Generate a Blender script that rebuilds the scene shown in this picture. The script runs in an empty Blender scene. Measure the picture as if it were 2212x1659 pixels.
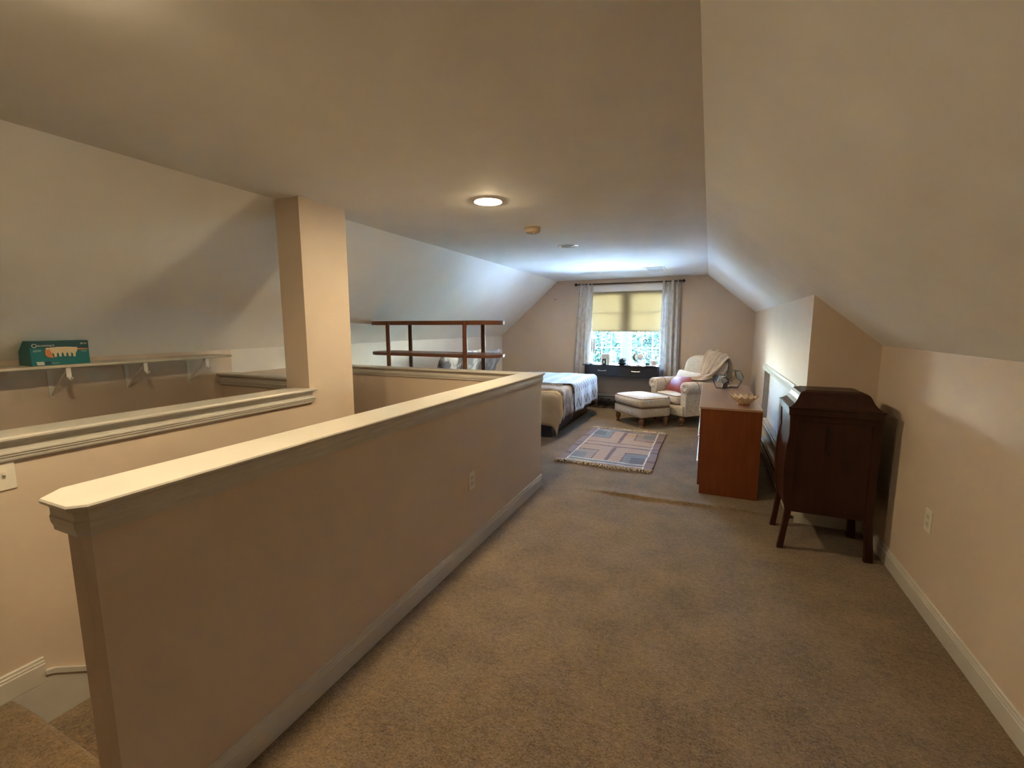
import bpy, bmesh, math, random
from mathutils import Vector, Matrix
random.seed(7)
sc = bpy.context.scene
COL = sc.collection
PI = math.pi

# ------------------------------------------------------------------ camera
FPX = 960.5
YAW, PITCH, ROLL = 0.415518, 0.130488, -0.00118
cam_d = bpy.data.cameras.new('camera')
cam_d.sensor_fit = 'HORIZONTAL'; cam_d.sensor_width = 36.0
cam_d.lens = 36.0 * FPX / 2212.0
cam_d.clip_start = 0.05; cam_d.clip_end = 300
cam = bpy.data.objects.new('camera', cam_d); COL.objects.link(cam)
_f = Vector((-math.sin(YAW), math.cos(YAW), 0)); _r = Vector((math.cos(YAW), math.sin(YAW), 0)); _u = Vector((0, 0, 1))
_f2 = math.cos(PITCH) * _f - math.sin(PITCH) * _u; _u2 = math.sin(PITCH) * _f + math.cos(PITCH) * _u
_r3 = math.cos(ROLL) * _r + math.sin(ROLL) * _u2; _u3 = -math.sin(ROLL) * _r + math.cos(ROLL) * _u2
cam.matrix_world = Matrix(((_r3.x, _u3.x, -_f2.x, 0), (_r3.y, _u3.y, -_f2.y, 0), (_r3.z, _u3.z, -_f2.z, 1.5), (0, 0, 0, 1)))
sc.camera = cam

# ------------------------------------------------------------------ light, world, exposure
LAMP_E = 455.0
LAMP_C = (1.0, 0.77, 0.47)
SKY_STRENGTH = 42.0
SUN_STRENGTH = 1050.0
w = bpy.data.worlds.new('sky'); sc.world = w; w.use_nodes = True
wn = w.node_tree.nodes; wl = w.node_tree.links
bg = wn['Background']; sky = wn.new('ShaderNodeTexSky')
sky.sky_type = 'NISHITA'; sky.sun_disc = False; sky.sun_elevation = math.radians(48); sky.sun_rotation = math.radians(110)
sky.air_density = 1.0; sky.dust_density = 0.6; sky.ozone_density = 2.0
wl.new(sky.outputs[0], bg.inputs[0]); bg.inputs[1].default_value = SKY_STRENGTH
sun_d = bpy.data.lights.new('sun', 'SUN'); sun_d.energy = SUN_STRENGTH; sun_d.angle = 0.01; sun_d.color = (0.52, 0.79, 1.0)
sun = bpy.data.objects.new('sun', sun_d); COL.objects.link(sun)
sun.rotation_euler = (math.radians(42), 0, math.radians(80))
vs = sc.view_settings
vs.view_transform = 'Standard'; vs.look = 'None'; vs.gamma = 1.0; vs.exposure = 0.0
vs.use_curve_mapping = False
cy = sc.cycles
cy.max_bounces = 9; cy.diffuse_bounces = 5; cy.glossy_bounces = 4; cy.transmission_bounces = 8; cy.transparent_max_bounces = 12
cy.use_denoising = True; cy.caustics_reflective = False; cy.caustics_refractive = False
cy.sample_clamp_indirect = 0.0

# ------------------------------------------------------------------ materials
MATS = {}
def mat(name, col, rough=0.6, col2=None, scale=30.0, detail=4.0, bump=0.0, bscale=None, metal=0.0, spec=0.5, stretch=None, ramp=(0.35, 0.65), emit=None, trans=None, alpha=None, coat=0.0, sheen=0.0, vcol=None):
    if name in MATS: return MATS[name]
    m = bpy.data.materials.new(name); m.use_nodes = True; MATS[name] = m
    nt = m.node_tree; N = nt.nodes; L = nt.links; b = N['Principled BSDF']
    b.inputs['Base Color'].default_value = (*col, 1); b.inputs['Roughness'].default_value = rough
    b.inputs['Metallic'].default_value = metal; b.inputs['Specular IOR Level'].default_value = spec
    if coat: b.inputs['Coat Weight'].default_value = coat; b.inputs['Coat Roughness'].default_value = 0.15
    if sheen: b.inputs['Sheen Weight'].default_value = sheen
    tc = N.new('ShaderNodeTexCoord'); mp = N.new('ShaderNodeMapping'); L.new(tc.outputs['Object'], mp.inputs[0])
    if stretch: mp.inputs['Scale'].default_value = stretch
    if vcol:
        at = N.new('ShaderNodeAttribute'); at.attribute_name = vcol
        L.new(at.outputs['Color'], b.inputs['Base Color'])
    if col2 is not None:
        nz = N.new('ShaderNodeTexNoise'); nz.inputs['Scale'].default_value = scale; nz.inputs['Detail'].default_value = detail
        L.new(mp.outputs[0], nz.inputs['Vector'])
        rp = N.new('ShaderNodeValToRGB'); rp.color_ramp.elements[0].position = ramp[0]; rp.color_ramp.elements[1].position = ramp[1]
        rp.color_ramp.elements[0].color = (*col, 1); rp.color_ramp.elements[1].color = (*col2, 1)
        L.new(nz.outputs['Fac'], rp.inputs[0])
        if vcol:
            mx = N.new('ShaderNodeMix'); mx.data_type = 'RGBA'; mx.blend_type = 'MULTIPLY'; mx.inputs[0].default_value = 1.0
            L.new(at.outputs['Color'], mx.inputs[6]); L.new(rp.outputs[0], mx.inputs[7]); L.new(mx.outputs[2], b.inputs['Base Color'])
        else: L.new(rp.outputs[0], b.inputs['Base Color'])
    if bump:
        nb = N.new('ShaderNodeTexNoise'); nb.inputs['Scale'].default_value = bscale or scale; nb.inputs['Detail'].default_value = 3.0
        L.new(mp.outputs[0], nb.inputs['Vector'])
        bp = N.new('ShaderNodeBump'); bp.inputs['Strength'].default_value = bump; bp.inputs['Distance'].default_value = 0.01
        L.new(nb.outputs['Fac'], bp.inputs['Height']); L.new(bp.outputs[0], b.inputs['Normal'])
    if emit:
        b.inputs['Emission Color'].default_value = (*emit[0], 1); b.inputs['Emission Strength'].default_value = emit[1]
    if trans is not None:   # translucent mix
        out = N['Material Output']; tl = N.new('ShaderNodeBsdfTranslucent'); ms = N.new('ShaderNodeMixShader')
        tl.inputs[0].default_value = (*trans[0], 1); ms.inputs[0].default_value = trans[1]
        L.new(b.outputs[0], ms.inputs[1]); L.new(tl.outputs[0], ms.inputs[2]); L.new(ms.outputs[0], out.inputs[0])
    return m

def glass_mat(name, tint=(0.95, 0.98, 0.98), refl=0.06, rough=0.02):
    if name in MATS: return MATS[name]
    m = bpy.data.materials.new(name); m.use_nodes = True; MATS[name] = m
    N = m.node_tree.nodes; L = m.node_tree.links; N.remove(N['Principled BSDF'])
    t = N.new('ShaderNodeBsdfTransparent'); t.inputs[0].default_value = (*tint, 1)
    g = N.new('ShaderNodeBsdfGlossy'); g.inputs['Roughness'].default_value = rough; g.inputs[0].default_value = (0.95, 0.97, 1, 1)
    fr = N.new('ShaderNodeFresnel'); fr.inputs[0].default_value = 1.45
    ms = N.new('ShaderNodeMixShader')
    ad = N.new('ShaderNodeMath'); ad.operation = 'MULTIPLY_ADD'; ad.inputs[1].default_value = 0.9; ad.inputs[2].default_value = refl
    L.new(fr.outputs[0], ad.inputs[0]); L.new(ad.outputs[0], ms.inputs[0])
    L.new(t.outputs[0], ms.inputs[1]); L.new(g.outputs[0], ms.inputs[2]); L.new(ms.outputs[0], N['Material Output'].inputs[0])
    return m

M_CEIL = mat('ceiling_paint', (0.84, 0.83, 0.81), 0.75, (0.87, 0.86, 0.84), 3.0, bump=0.02, bscale=180)
M_WALL = mat('tan_wall_paint', (0.60, 0.497, 0.400), 0.6, (0.63, 0.522, 0.420), 2.5, bump=0.02, bscale=200)
M_WHITE = mat('white_trim_paint', (0.52, 0.50, 0.455), 0.35, (0.55, 0.53, 0.48), 6.0, bump=0.01, bscale=60)
M_WHITEC = mat('white_knee_wall_paint', (0.68, 0.67, 0.65), 0.7, (0.71, 0.70, 0.68), 3.0, bump=0.02, bscale=180)
M_PLASTIC = mat('white_plastic', (0.72, 0.69, 0.62), 0.35)
M_DARKGAP = mat('dark_slot', (0.02, 0.018, 0.015), 0.6)

# carpet
def carpet():
    m = bpy.data.materials.new('brown_carpet'); m.use_nodes = True; N = m.node_tree.nodes; L = m.node_tree.links; b = N['Principled BSDF']
    b.inputs['Roughness'].default_value = 0.95; b.inputs['Specular IOR Level'].default_value = 0.1; b.inputs['Sheen Weight'].default_value = 0.25
    tc = N.new('ShaderNodeTexCoord')
    def noise(s, d, r=0.6):
        n = N.new('ShaderNodeTexNoise'); n.inputs['Scale'].default_value = s; n.inputs['Detail'].default_value = d; n.inputs['Roughness'].default_value = r
        L.new(tc.outputs['Object'], n.inputs['Vector']); return n
    a = noise(3.5, 5, 0.62); f = noise(115, 3, 0.75); c = noise(38, 4, 0.7)
    def math_(op, x, y):
        k = N.new('ShaderNodeMath'); k.operation = op
        for i, v in enumerate((x, y)):
            if isinstance(v, (int, float)): k.inputs[i].default_value = v
            else: L.new(v, k.inputs[i])
        return k.outputs[0]
    s = math_('ADD', math_('MULTIPLY', a.outputs['Fac'], 0.26), math_('ADD', math_('MULTIPLY', f.outputs['Fac'], 0.46), math_('MULTIPLY', c.outputs['Fac'], 0.28)))
    rp = N.new('ShaderNodeValToRGB'); e = rp.color_ramp.elements
    e[0].position = 0.38; e[0].color = (0.070, 0.043, 0.018, 1); e[1].position = 0.62; e[1].color = (0.300, 0.203, 0.104, 1)
    L.new(s, rp.inputs[0]); L.new(rp.outputs[0], b.inputs['Base Color'])
    bp = N.new('ShaderNodeBump'); bp.inputs['Strength'].default_value = 0.9; bp.inputs['Distance'].default_value = 0.02
    L.new(math_('ADD', math_('MULTIPLY', f.outputs['Fac'], 0.5), math_('MULTIPLY', c.outputs['Fac'], 0.5)), bp.inputs['Height']); L.new(bp.outputs[0], b.inputs['Normal'])
    return m
M_CARPET = carpet()

# ------------------------------------------------------------------ mesh helpers
class MB:
    """collects vertices and faces for one mesh object"""
    def __init__(s): s.v = []; s.f = []
    def add(s, v, f):
        o = len(s.v); s.v += [tuple(p) for p in v]; s.f += [tuple(i + o for i in q) for q in f]; return s
    def box(s, x0, x1, y0, y1, z0, z1):
        return s.add([(x0, y0, z0), (x1, y0, z0), (x1, y1, z0), (x0, y1, z0), (x0, y0, z1), (x1, y0, z1), (x1, y1, z1), (x0, y1, z1)],
                     [(3, 2, 1, 0), (4, 5, 6, 7), (0, 1, 5, 4), (1, 2, 6, 5), (2, 3, 7, 6), (3, 0, 4, 7)])
    def prism(s, poly, axis, a, b):
        """poly of 2D points in the two other axes (x,y,z order), extruded along axis from a to b"""
        def P(p, t): return {0: (t, p[0], p[1]), 1: (p[0], t, p[1]), 2: (p[0], p[1], t)}[axis]
        n = len(poly); v = [P(p, a) for p in poly] + [P(p, b) for p in poly]
        f = [tuple(range(n))[::-1], tuple(range(n, 2 * n))] + [(i, (i + 1) % n, n + (i + 1) % n, n + i) for i in range(n)]
        return s.add(v, f)
    def lathe(s, prof, c=(0, 0, 0), n=16, axis='z', cap=True):
        v = []; f = []; m = len(prof)
        for i in range(n):
            a = 2 * PI * i / n; ca, sa = math.cos(a), math.sin(a)
            for r, z in prof:
                p = {'z': (r * ca, r * sa, z), 'y': (r * ca, z, -r * sa), 'x': (z, r * ca, r * sa)}[axis]
                v.append((c[0] + p[0], c[1] + p[1], c[2] + p[2]))
        for i in range(n):
            j = (i + 1) % n
            for k in range(m - 1): f.append((i * m + k, j * m + k, j * m + k + 1, i * m + k + 1))
        if cap:
            if prof[0][0] > 1e-5: f.append(tuple(i * m for i in range(n))[::-1])
            if prof[-1][0] > 1e-5: f.append(tuple(i * m + m - 1 for i in range(n)))
        return s.add(v, f)
    def tube(s, pts, r, n=8, closed=False):
        pts = [Vector(p) for p in pts]; m = len(pts); v = []; f = []
        rr = r if isinstance(r, (list, tuple)) else [r] * m
        up = Vector((0.13, 0.21, 0.97)).normalized()
        for i, p in enumerate(pts):
            a = pts[(i - 1) % m] if (closed or i > 0) else p; b = pts[(i + 1) % m] if (closed or i < m - 1) else p
            d = (b - a).normalized(); x = d.cross(up)
            if x.length < 1e-3: x = d.cross(Vector((1, 0, 0)))
            x.normalize(); y = x.cross(d)
            for k in range(n):
                t = 2 * PI * k / n; v.append(tuple(p + rr[i] * (math.cos(t) * x + math.sin(t) * y)))
        for i in range(m if closed else m - 1):
            j = (i + 1) % m
            for k in range(n):
                l = (k + 1) % n; f.append((i * n + k, j * n + k, j * n + l, i * n + l))
        if not closed: f.append(tuple(range(n))); f.append(tuple(range((m - 1) * n, m * n))[::-1])
        return s.add(v, f)
    def grid(s, fn, nu, nv, closed_u=False):
        v = [fn(i / nu, j / nv) for i in range(nu + 1) for j in range(nv + 1)]
        f = [(i * (nv + 1) + j, (i + 1) * (nv + 1) + j, (i + 1) * (nv + 1) + j + 1, i * (nv + 1) + j + 1) for i in range(nu) for j in range(nv)]
        return s.add(v, f)
    def rbox(s, hx, hy, hz, r, c=(0, 0, 0), n=8, puff=0.0, puffside=0.0, fn=None):
        """rounded cushion-like box with half sizes hx,hy,hz"""
        bm = bmesh.new(); bmesh.ops.create_cube(bm, size=2.0); bmesh.ops.subdivide_edges(bm, edges=bm.edges[:], cuts=n, use_grid_fill=True)
        vs_ = []
        for vt in bm.verts:
            u, v_, w_ = vt.co
            p = Vector((u * hx, v_ * hy, w_ * hz))
            q = Vector((max(-hx + r, min(hx - r, p.x)), max(-hy + r, min(hy - r, p.y)), max(-hz + r, min(hz - r, p.z))))
            d = p - q
            if d.length > 1e-6:
                k = max(abs(d.x), abs(d.y), abs(d.z)); p = q + d.normalized() * k
            p.z += puff * (1 - u * u) * (1 - v_ * v_) * (1 if w_ > 0 else -1) * min(1.0, abs(w_) * 1.0)
            p.x += puffside * (1 - v_ * v_) * (1 - w_ * w_) * u; p.y += puffside * (1 - u * u) * (1 - w_ * w_) * v_
            p += Vector(c)
            vs_.append(fn(p) if fn else tuple(p))
        bm.verts.index_update(); fs = [tuple(x.index for x in fc.verts) for fc in bm.faces]; bm.free()
        return s.add(vs_, fs)
    def loft(s, rings, cap=True):
        n = len(rings[0]); v = [p for r in rings for p in r]; f = []
        for k in range(len(rings) - 1):
            for i in range(n):
                j = (i + 1) % n; f.append((k * n + i, k * n + j, (k + 1) * n + j, (k + 1) * n + i))
        if cap: f.append(tuple(range(n))[::-1]); f.append(tuple(range((len(rings) - 1) * n, len(rings) * n)))
        return s.add(v, f)
    def xf(s, M):
        s.v = [tuple(M @ Vector(p)) for p in s.v]; return s
    def mesh(s, name, smooth=False, auto=None):
        me = bpy.data.meshes.new(name); me.from_pydata(s.v, [], s.f); me.update()
        bm = bmesh.new(); bm.from_mesh(me); bmesh.ops.remove_doubles(bm, verts=bm.verts, dist=1e-5); bmesh.ops.recalc_face_normals(bm, faces=bm.faces)
        bm.to_mesh(me); bm.free()
        if smooth:
            for p in me.polygons: p.use_smooth = True
            if auto is not None:
                try: me.set_sharp_from_angle(angle=math.radians(auto))
                except Exception: pass
        return me

def offset_poly(P, d):
    """outward mitre offset of a polygon (any orientation)"""
    n = len(P); A = sum(P[i][0] * P[(i + 1) % n][1] - P[(i + 1) % n][0] * P[i][1] for i in range(n)); sg = 1 if A > 0 else -1
    out = []
    for i in range(n):
        p0, p1, p2 = Vector(P[i - 1]), Vector(P[i]), Vector(P[(i + 1) % n])
        a = (p1 - p0).normalized(); b = (p2 - p1).normalized()
        na = Vector((a.y, -a.x)) * sg; nb = Vector((b.y, -b.x)) * sg
        m = (na + nb); k = 1 + na.dot(nb)
        out.append(tuple(p1 + m * (d / k)) if k > 0.05 else tuple(p1 + na * d))
    return out

def obj(name, mb, material, parent=None, smooth=False, auto=35, bevel=0.0, seg=2, subsurf=0, label=None):
    me = mb if isinstance(mb, bpy.types.Mesh) else mb.mesh(name, smooth, auto)
    o = bpy.data.objects.new(name, me); COL.objects.link(o)
    if material is not None and not me.materials: me.materials.append(material)
    if parent is not None: o.parent = parent
    if bevel:
        b = o.modifiers.new('bevel', 'BEVEL'); b.width = bevel; b.segments = seg; b.limit_method = 'ANGLE'; b.angle_limit = math.radians(40)
    if subsurf:
        s_ = o.modifiers.new('sub', 'SUBSURF'); s_.levels = subsurf; s_.render_levels = subsurf
    if label: o['label'] = label
    return o
def tag(o, label, cat, group=None, kind=None):
    o['label'] = label; o['category'] = cat
    if group: o['group'] = group
    if kind: o['kind'] = kind
    return o
def thing(name, label, cat, loc=(0, 0, 0), rz=0.0, group=None):
    o = bpy.data.objects.new(name, None); COL.objects.link(o); o.location = loc; o.rotation_euler = (0, 0, rz)
    o.empty_display_size = 0.05
    return tag(o, label, cat, group)
def struct(name, mb, material, label, cat, smooth=False, bevel=0.0, parent=None):
    o = obj(name, mb, material, parent, smooth, bevel=bevel)
    if parent is None: tag(o, label, cat, kind='structure')
    return o
def rel(mb, loc):
    mb.v = [(p[0] - loc[0], p[1] - loc[1], p[2] - loc[2]) for p in mb.v]; return mb
def copy_tree(o, parent=None):
    c = o.copy(); COL.objects.link(c); c.parent = parent
    for ch in list(o.children): copy_tree(ch, c)
    return c

# ------------------------------------------------------------------ room dimensions (metres)
CZ = 2.35                      # flat ceiling
XCR, XCL = -0.067, -2.735      # creases
XR, XB, YB = 1.10, 0.677, 3.855  # near right wall, bump-out wall, bump-out return
SR = (CZ - 1.36) / (XR - XCR)  # right slope
XK, ZK = -3.93, 1.29           # left knee wall
YF, YN = 8.40, -2.50           # window wall, wall behind the camera
LOW = -2.75
LAMPX = -1.44
LAMPS = [0.60, 2.86, 4.755, 6.68]

# floor -------------------------------------------------------------
def floor_z(x, y):
    t = max(0.0, min(1.0, (x + 1.15) / 0.5)) * max(0.0, min(1.0, (0.62 - x) / 0.2))
    yr = 3.885 + 0.012 * math.sin(x * 5.3) + 0.02 * math.sin(x * 2.1 + 1)
    d = y - yr
    k = math.exp(-(d / 0.075) ** 2) if d > 0 else math.exp(-(d / 0.022) ** 2)
    return 0.017 * t * k
mb = MB()
def cells(xs, ys):
    o = len(mb.v)
    for x in xs:
        for y in ys: mb.v.append((x, y, floor_z(x, y)))
    n = len(ys)
    for i in range(len(xs) - 1):
        for j in range(n - 1):
            mb.f.append((o + i * n + j, o + (i + 1) * n + j, o + (i + 1) * n + j + 1, o + i * n + j + 1))
def lin(a, b, n): return [a + (b - a) * i / n for i in range(n + 1)]
cells(lin(-2.6, XR + .05, 8), [YN, 0.0, 0.60])
cells(lin(-1.52, XR + .05, 60), [0.60, 2.0, 3.3, 3.72])
cells(lin(-1.52, XR + .05, 60), lin(3.72, 4.12, 36))
cells(lin(-1.52, XR + .05, 60), [4.12, 6.0, YF + .05])
cells([XK - .05, -2.6, -1.52], [3.72, 4.12, 6.0, YF + .05])
struct('floor', mb, M_CARPET, 'brown wall to wall carpet with a ripple near the dresser', 'carpet', smooth=True)

# stairs going down between the two half walls ------------------------
stairs = thing('staircase', 'carpeted stairs going down behind the near half wall', 'stairs', (-2.04, 0.655, -2.7)); stairs['kind'] = 'structure'
m2 = MB().rbox(0.487, 0.052, 0.032, 0.028, c=(-2.0375, 0.626, -0.028), n=6); rel(m2, stairs.location)
obj('landing_nosing', m2, M_CARPET, stairs, smooth=True)
for k in range(1, 11):
    y0 = 0.655 + 0.262 * (k - 1); z = -0.18 * k
    m2 = MB().box(-2.525, -1.55, y0, y0 + 0.262, z - 0.20, z - 0.03).rbox(0.4875, 0.150, 0.028, 0.026, c=(-2.0375, y0 + 0.131, z - 0.028), n=5)
    m2 = rel(m2, stairs.location); obj('stair_tread', m2, M_CARPET, stairs, smooth=True)
m2 = MB().box(-2.525, -1.55, 0.60, 0.6551, -0.35, -0.03); obj('riser', rel(m2, stairs.location), M_CARPET, stairs)
struct('floor.001', MB().box(XK - .1, -1.5, YN, 3.8, LOW - .1, LOW), M_CARPET, 'carpeted lower floor at the foot of the stairwell', 'carpet')
m2 = MB().prism([(0.60, -0.30), (0.60, -0.002), (0.772, -0.002), (0.772, 0.045), (0.80, 0.037), (3.6, -1.887), (3.6, -2.3)], 0, -2.524, -2.510)
m2.prism([(0.768, 0.030), (0.768, 0.047), (0.80, 0.039), (3.6, -1.885), (3.6, -1.902), (0.79, 0.022)], 0, -2.524, -2.504)
struct('trim_7', m2, M_WHITE, 'white skirt board sloping down along the stairs', 'trim')

# ceiling with holes for the recessed cans ----------------------------
mb = MB(); HR = 0.098
def quad(x0, x1, y0, y1): mb.add([(x0, y0, CZ), (x1, y0, CZ), (x1, y1, CZ), (x0, y1, CZ)], [(0, 1, 2, 3)])
quad(XCL, LAMPX - .15, YN, YF); quad(LAMPX + .15, XCR, YN, YF)
yy = YN
for ly in LAMPS:
    quad(LAMPX - .15, LAMPX + .15, yy, ly - .15); yy = ly + .15
    n = 32; v = []
    for i in range(n):
        a = 2 * PI * (i + .5) / n; c_, s_ = math.cos(a), math.sin(a); k = .15 / max(abs(c_), abs(s_))
        v += [(LAMPX + HR * c_, ly + HR * s_, CZ), (LAMPX + k * c_, ly + k * s_, CZ)]
    f = [(2 * i, 2 * i + 1, 2 * ((i + 1) % n) + 1, 2 * ((i + 1) % n)) for i in range(n)]
    # square corners
    for sx, sy in ((1, 1), (-1, 1), (-1, -1), (1, -1)):
        ci = len(v); v.append((LAMPX + .15 * sx, ly + .15 * sy, CZ)); ang = math.atan2(sy, sx) % (2 * PI)
        i = int(ang / (2 * PI) * n - .5) % n
        f.append((2 * i + 1, ci, 2 * ((i + 1) % n) + 1))
    mb.add(v, f)
quad(LAMPX - .15, LAMPX + .15, yy, YF)
ceil_o = struct('ceiling', mb, M_CEIL, 'flat off white ceiling strip along the attic ridge', 'ceiling')
zr = lambda x: CZ - SR * (x - XCR)
XE = XR + 0.12
struct('ceiling.001', MB().prism([(XCR, CZ), (XE, zr(XE)), (XE, zr(XE) + .12), (XCR, CZ + .12)], 1, YN - .1, YF + .1), M_CEIL, 'sloping off white ceiling on the right over the dresser', 'ceiling')
SL = (CZ - ZK) / (XCL - XK); zl = lambda x: CZ - SL * (XCL - x)
struct('ceiling.002', MB().prism([(XCL, CZ), (XCL, CZ + .12), (XK - .12, zl(XK - .12) + .12), (XK - .12, zl(XK - .12))], 1, YN - .1, YF + .1), M_CEIL, 'sloping off white ceiling on the left over the stairwell', 'ceiling')

# walls --------------------------------------------------------------
WX0, WX1, WZ0, WZ1 = -2.11, -0.70, 0.74, 2.13      # window opening
mb = MB().box(XK - .15, WX0, YF, YF + .16, -.05, 2.6).box(WX1, XE, YF, YF + .16, -.05, 2.6).box(WX0, WX1, YF, YF + .16, -.05, WZ0).box(WX0, WX1, YF, YF + .16, WZ1, 2.6)
struct('wall_far', mb, M_WALL, 'gable wall painted tan around the window', 'wall')
struct('wall_near', MB().box(XK - .15, XE, YN - .12, YN, LOW, 2.6), M_WALL, 'tan wall behind the viewer', 'wall')
struct('wall_right', MB().box(XR, XR + .12, YN, YB + .1, -.05, 1.50), M_WALL, 'low tan wall on the right with an outlet', 'wall')
HY0, HY1, HZ0, HZ1 = 4.33, 6.50, 0.30, 0.955        # attic hatch opening
mb = MB().box(XB, XB + .12, YB, HY0, -.05, 1.80).box(XB, XB + .12, HY1, YF, -.05, 1.80).box(XB, XB + .12, HY0, HY1, -.05, HZ0).box(XB, XB + .12, HY0, HY1, HZ1, 1.80)
struct('wall_right.001', mb, M_WALL, 'tan knee wall behind the dresser with an attic hatch', 'wall')
struct('wall_right.002', MB().box(XB + .12, XR, YB, YB + .12, -.05, 1.80), M_WALL, 'short tan return wall behind the dark cabinet', 'wall')
struct('wall_left', MB().box(XK - .12, XK, 2.64, YF, -.05, ZK + .1), M_WHITEC, 'white knee wall behind the bed', 'wall')
struct('wall_left.001', MB().box(XK - .12, XK, YN, 2.64, LOW, ZK + .1), M_WALL, 'tan stairwell wall carrying the shelf', 'wall')
struct('wall_left.002', MB().box(XK - .12, XK, 2.64, 3.85, LOW, -.05), M_WALL, 'tan lower stairwell wall under the knee wall', 'wall')
# half walls
HW = [(-1.39, 0.54), (-1.39, 3.82), (XK, 3.82), (XK, 3.72), (-1.55, 3.72), (-1.55, 0.606), (-1.471, 0.526), (-1.404, 0.526)]
CAPZ = 1.07
PROF = [(0.0, -0.088), (0.008, -0.088), (0.009, -0.076), (0.0125, -0.066), (0.0135, -0.050), (0.0115, -0.046), (0.011, -0.030), (0.014, -0.022), (0.019, -0.018), (0.023, -0.016), (0.026, -0.012), (0.027, -0.006), (0.024, -0.001), (0.019, 0.0)]
PROFL = [(0.0, -0.100), (0.014, -0.100), (0.017, -0.094), (0.018, -0.084), (0.022, -0.080), (0.022, -0.074), (0.026, -0.070), (0.026, -0.064), (0.010, -0.062), (0.008, -0.040), (0.012, -0.028), (0.022, -0.022), (0.032, -0.020), (0.036, -0.014), (0.036, -0.007), (0.032, -0.001), (0.026, 0.0)]
def cap(poly, prof, z):
    return MB().loft([[(*p, z + dz) for p in offset_poly(poly, o)] for o, dz in prof])
struct('wall_stair', MB().prism(HW, 2, LOW, CAPZ - .02), M_WALL, 'tan half wall around the stairwell opening', 'half wall')
HWC = HW[:5] + [(-1.55, 0.570), (-1.512, 0.526), (-1.404, 0.526)]
struct('trim_1', cap(HWC, PROF, CAPZ), M_WHITE, 'white moulded cap on the near half wall', 'trim')
LW = [(-2.525, YN), (-2.525, 2.236), (-2.65, 2.236), (-2.65, YN)]
struct('wall_stair.001', MB().prism(LW, 2, LOW, CAPZ - .02), M_WALL, 'tan half wall beyond the stairs below the shelf', 'half wall')
struct('trim_2', cap(LW, PROFL, CAPZ), M_WHITE, 'white moulded cap running into the square column', 'trim')
struct('wall_column', MB().box(-2.747, -2.527, 2.236, 2.65, LOW, CZ), M_WALL, 'square tan column standing on the half wall', 'column')
LG = [(XK, 2.53), (-2.74, 2.53), (-2.74, 2.65), (-3.17, 2.72), (-3.17, 3.30), (XK, 3.30)]
struct('wall_stair.002', MB().prism(LG, 2, LOW, CAPZ + .005), M_WALL, 'tan ledge in the corner between column and knee wall', 'ledge')
LGT = [(XK + .03, 2.53), (-2.76, 2.53), (-2.76, 2.60), (XK + .03, 2.60)]
struct('trim_3', cap(LGT, PROFL, CAPZ + .022), M_WHITE, 'white nosing along the front of the corner ledge', 'trim')
# baseboards
BP = [(0, 0), (0.015, 0), (0.015, 0.078), (0.012, 0.082), (0.012, 0.090), (0.009, 0.094), (0.008, 0.104), (0.004, 0.108), (0, 0.108)]
struct('baseboard_left', MB().prism([(-1.39 + o, z) for o, z in BP], 1, 0.545, 3.835).box(-1.55, -1.375, 3.82, 3.835, 0, .1), M_WHITE, 'white baseboard along the foot of the half wall', 'baseboard')
struct('baseboard_right', MB().prism([(XR - o, z) for o, z in BP], 1, YN, YB), M_WHITE, 'white baseboard along the low right wall', 'baseboard')
struct('baseboard_right.001', MB().prism([(YB - o, z) for o, z in BP], 0, XB - .01, XR), M_WHITE, 'white baseboard behind the dark cabinet', 'baseboard')
struct('baseboard_stair', MB().prism([(-2.525 + o, z) for o, z in BP], 1, YN, 0.772), M_WHITE, 'white baseboard stopping at the top of the stairs', 'baseboard')
struct('baseboard_far', MB().prism([(YF - o, z) for o, z in BP], 0, XK, -2.62).prism([(YF - o, z) for o, z in BP], 0, -0.22, XB), M_WHITE, 'white baseboard along the gable wall', 'baseboard')
struct('baseboard_back', MB().prism([(XK + o, z) for o, z in BP], 1, 3.82, YF), M_WHITE, 'white baseboard along the left knee wall', 'baseboard')

# attic hatch in the bump-out wall -------------------------------------
hd = thing('door_1', 'low white attic hatch set into the knee wall behind the dresser', 'hatch', (XB, (HY0 + HY1) / 2, HZ0)); hd['kind'] = 'structure'
L_ = hd.location
obj('panel', rel(MB().box(XB + .055, XB + .085, HY0 + .004, HY1 - .004, HZ0 + .004, HZ1 - .004), L_), M_WHITEC, hd, bevel=.003)
obj('jamb', rel(MB().box(XB + .001, XB + .055, HY0, HY0 + .015, HZ0, HZ1).box(XB + .001, XB + .055, HY1 - .015, HY1, HZ0, HZ1).box(XB + .001, XB + .055, HY0, HY1, HZ1 - .015, HZ1).box(XB + .001, XB + .055, HY0, HY1, HZ0, HZ0 + .015), L_), M_WHITE, hd)
CP = [(0, 0), (-.020, 0), (-.022, .045), (-.014, .060), (-.012, .068), (0, .070)]
obj('casing', rel(MB().prism([(XB + a, HZ1 - .012 + b) for a, b in CP], 1, HY0 - .06, HY1 + .06), L_), M_WHITE, hd)
for yy_ in (HY0 - .06, HY1 - .01):
    obj('casing', rel(MB().box(XB - .006, XB, yy_, yy_ + .07, HZ0 - .06, HZ1 - .012), L_), M_WHITE, hd, bevel=.003)
obj('sill', rel(MB().box(XB - .018, XB + .05, HY0 - .06, HY1 + .06, HZ0 - .03, HZ0 + .002), L_), M_WHITE, hd, bevel=.004)
obj('latch', rel(MB().lathe([(.004, -.012), (.004, 0), (.009, .002), (.009, .008), (.002, .010)], c=(XB + .052, HY1 - .06, .66), n=10, axis='x'), L_), mat('brushed_metal', (.5, .48, .44), .35, metal=1.0), hd, smooth=True)

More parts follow.
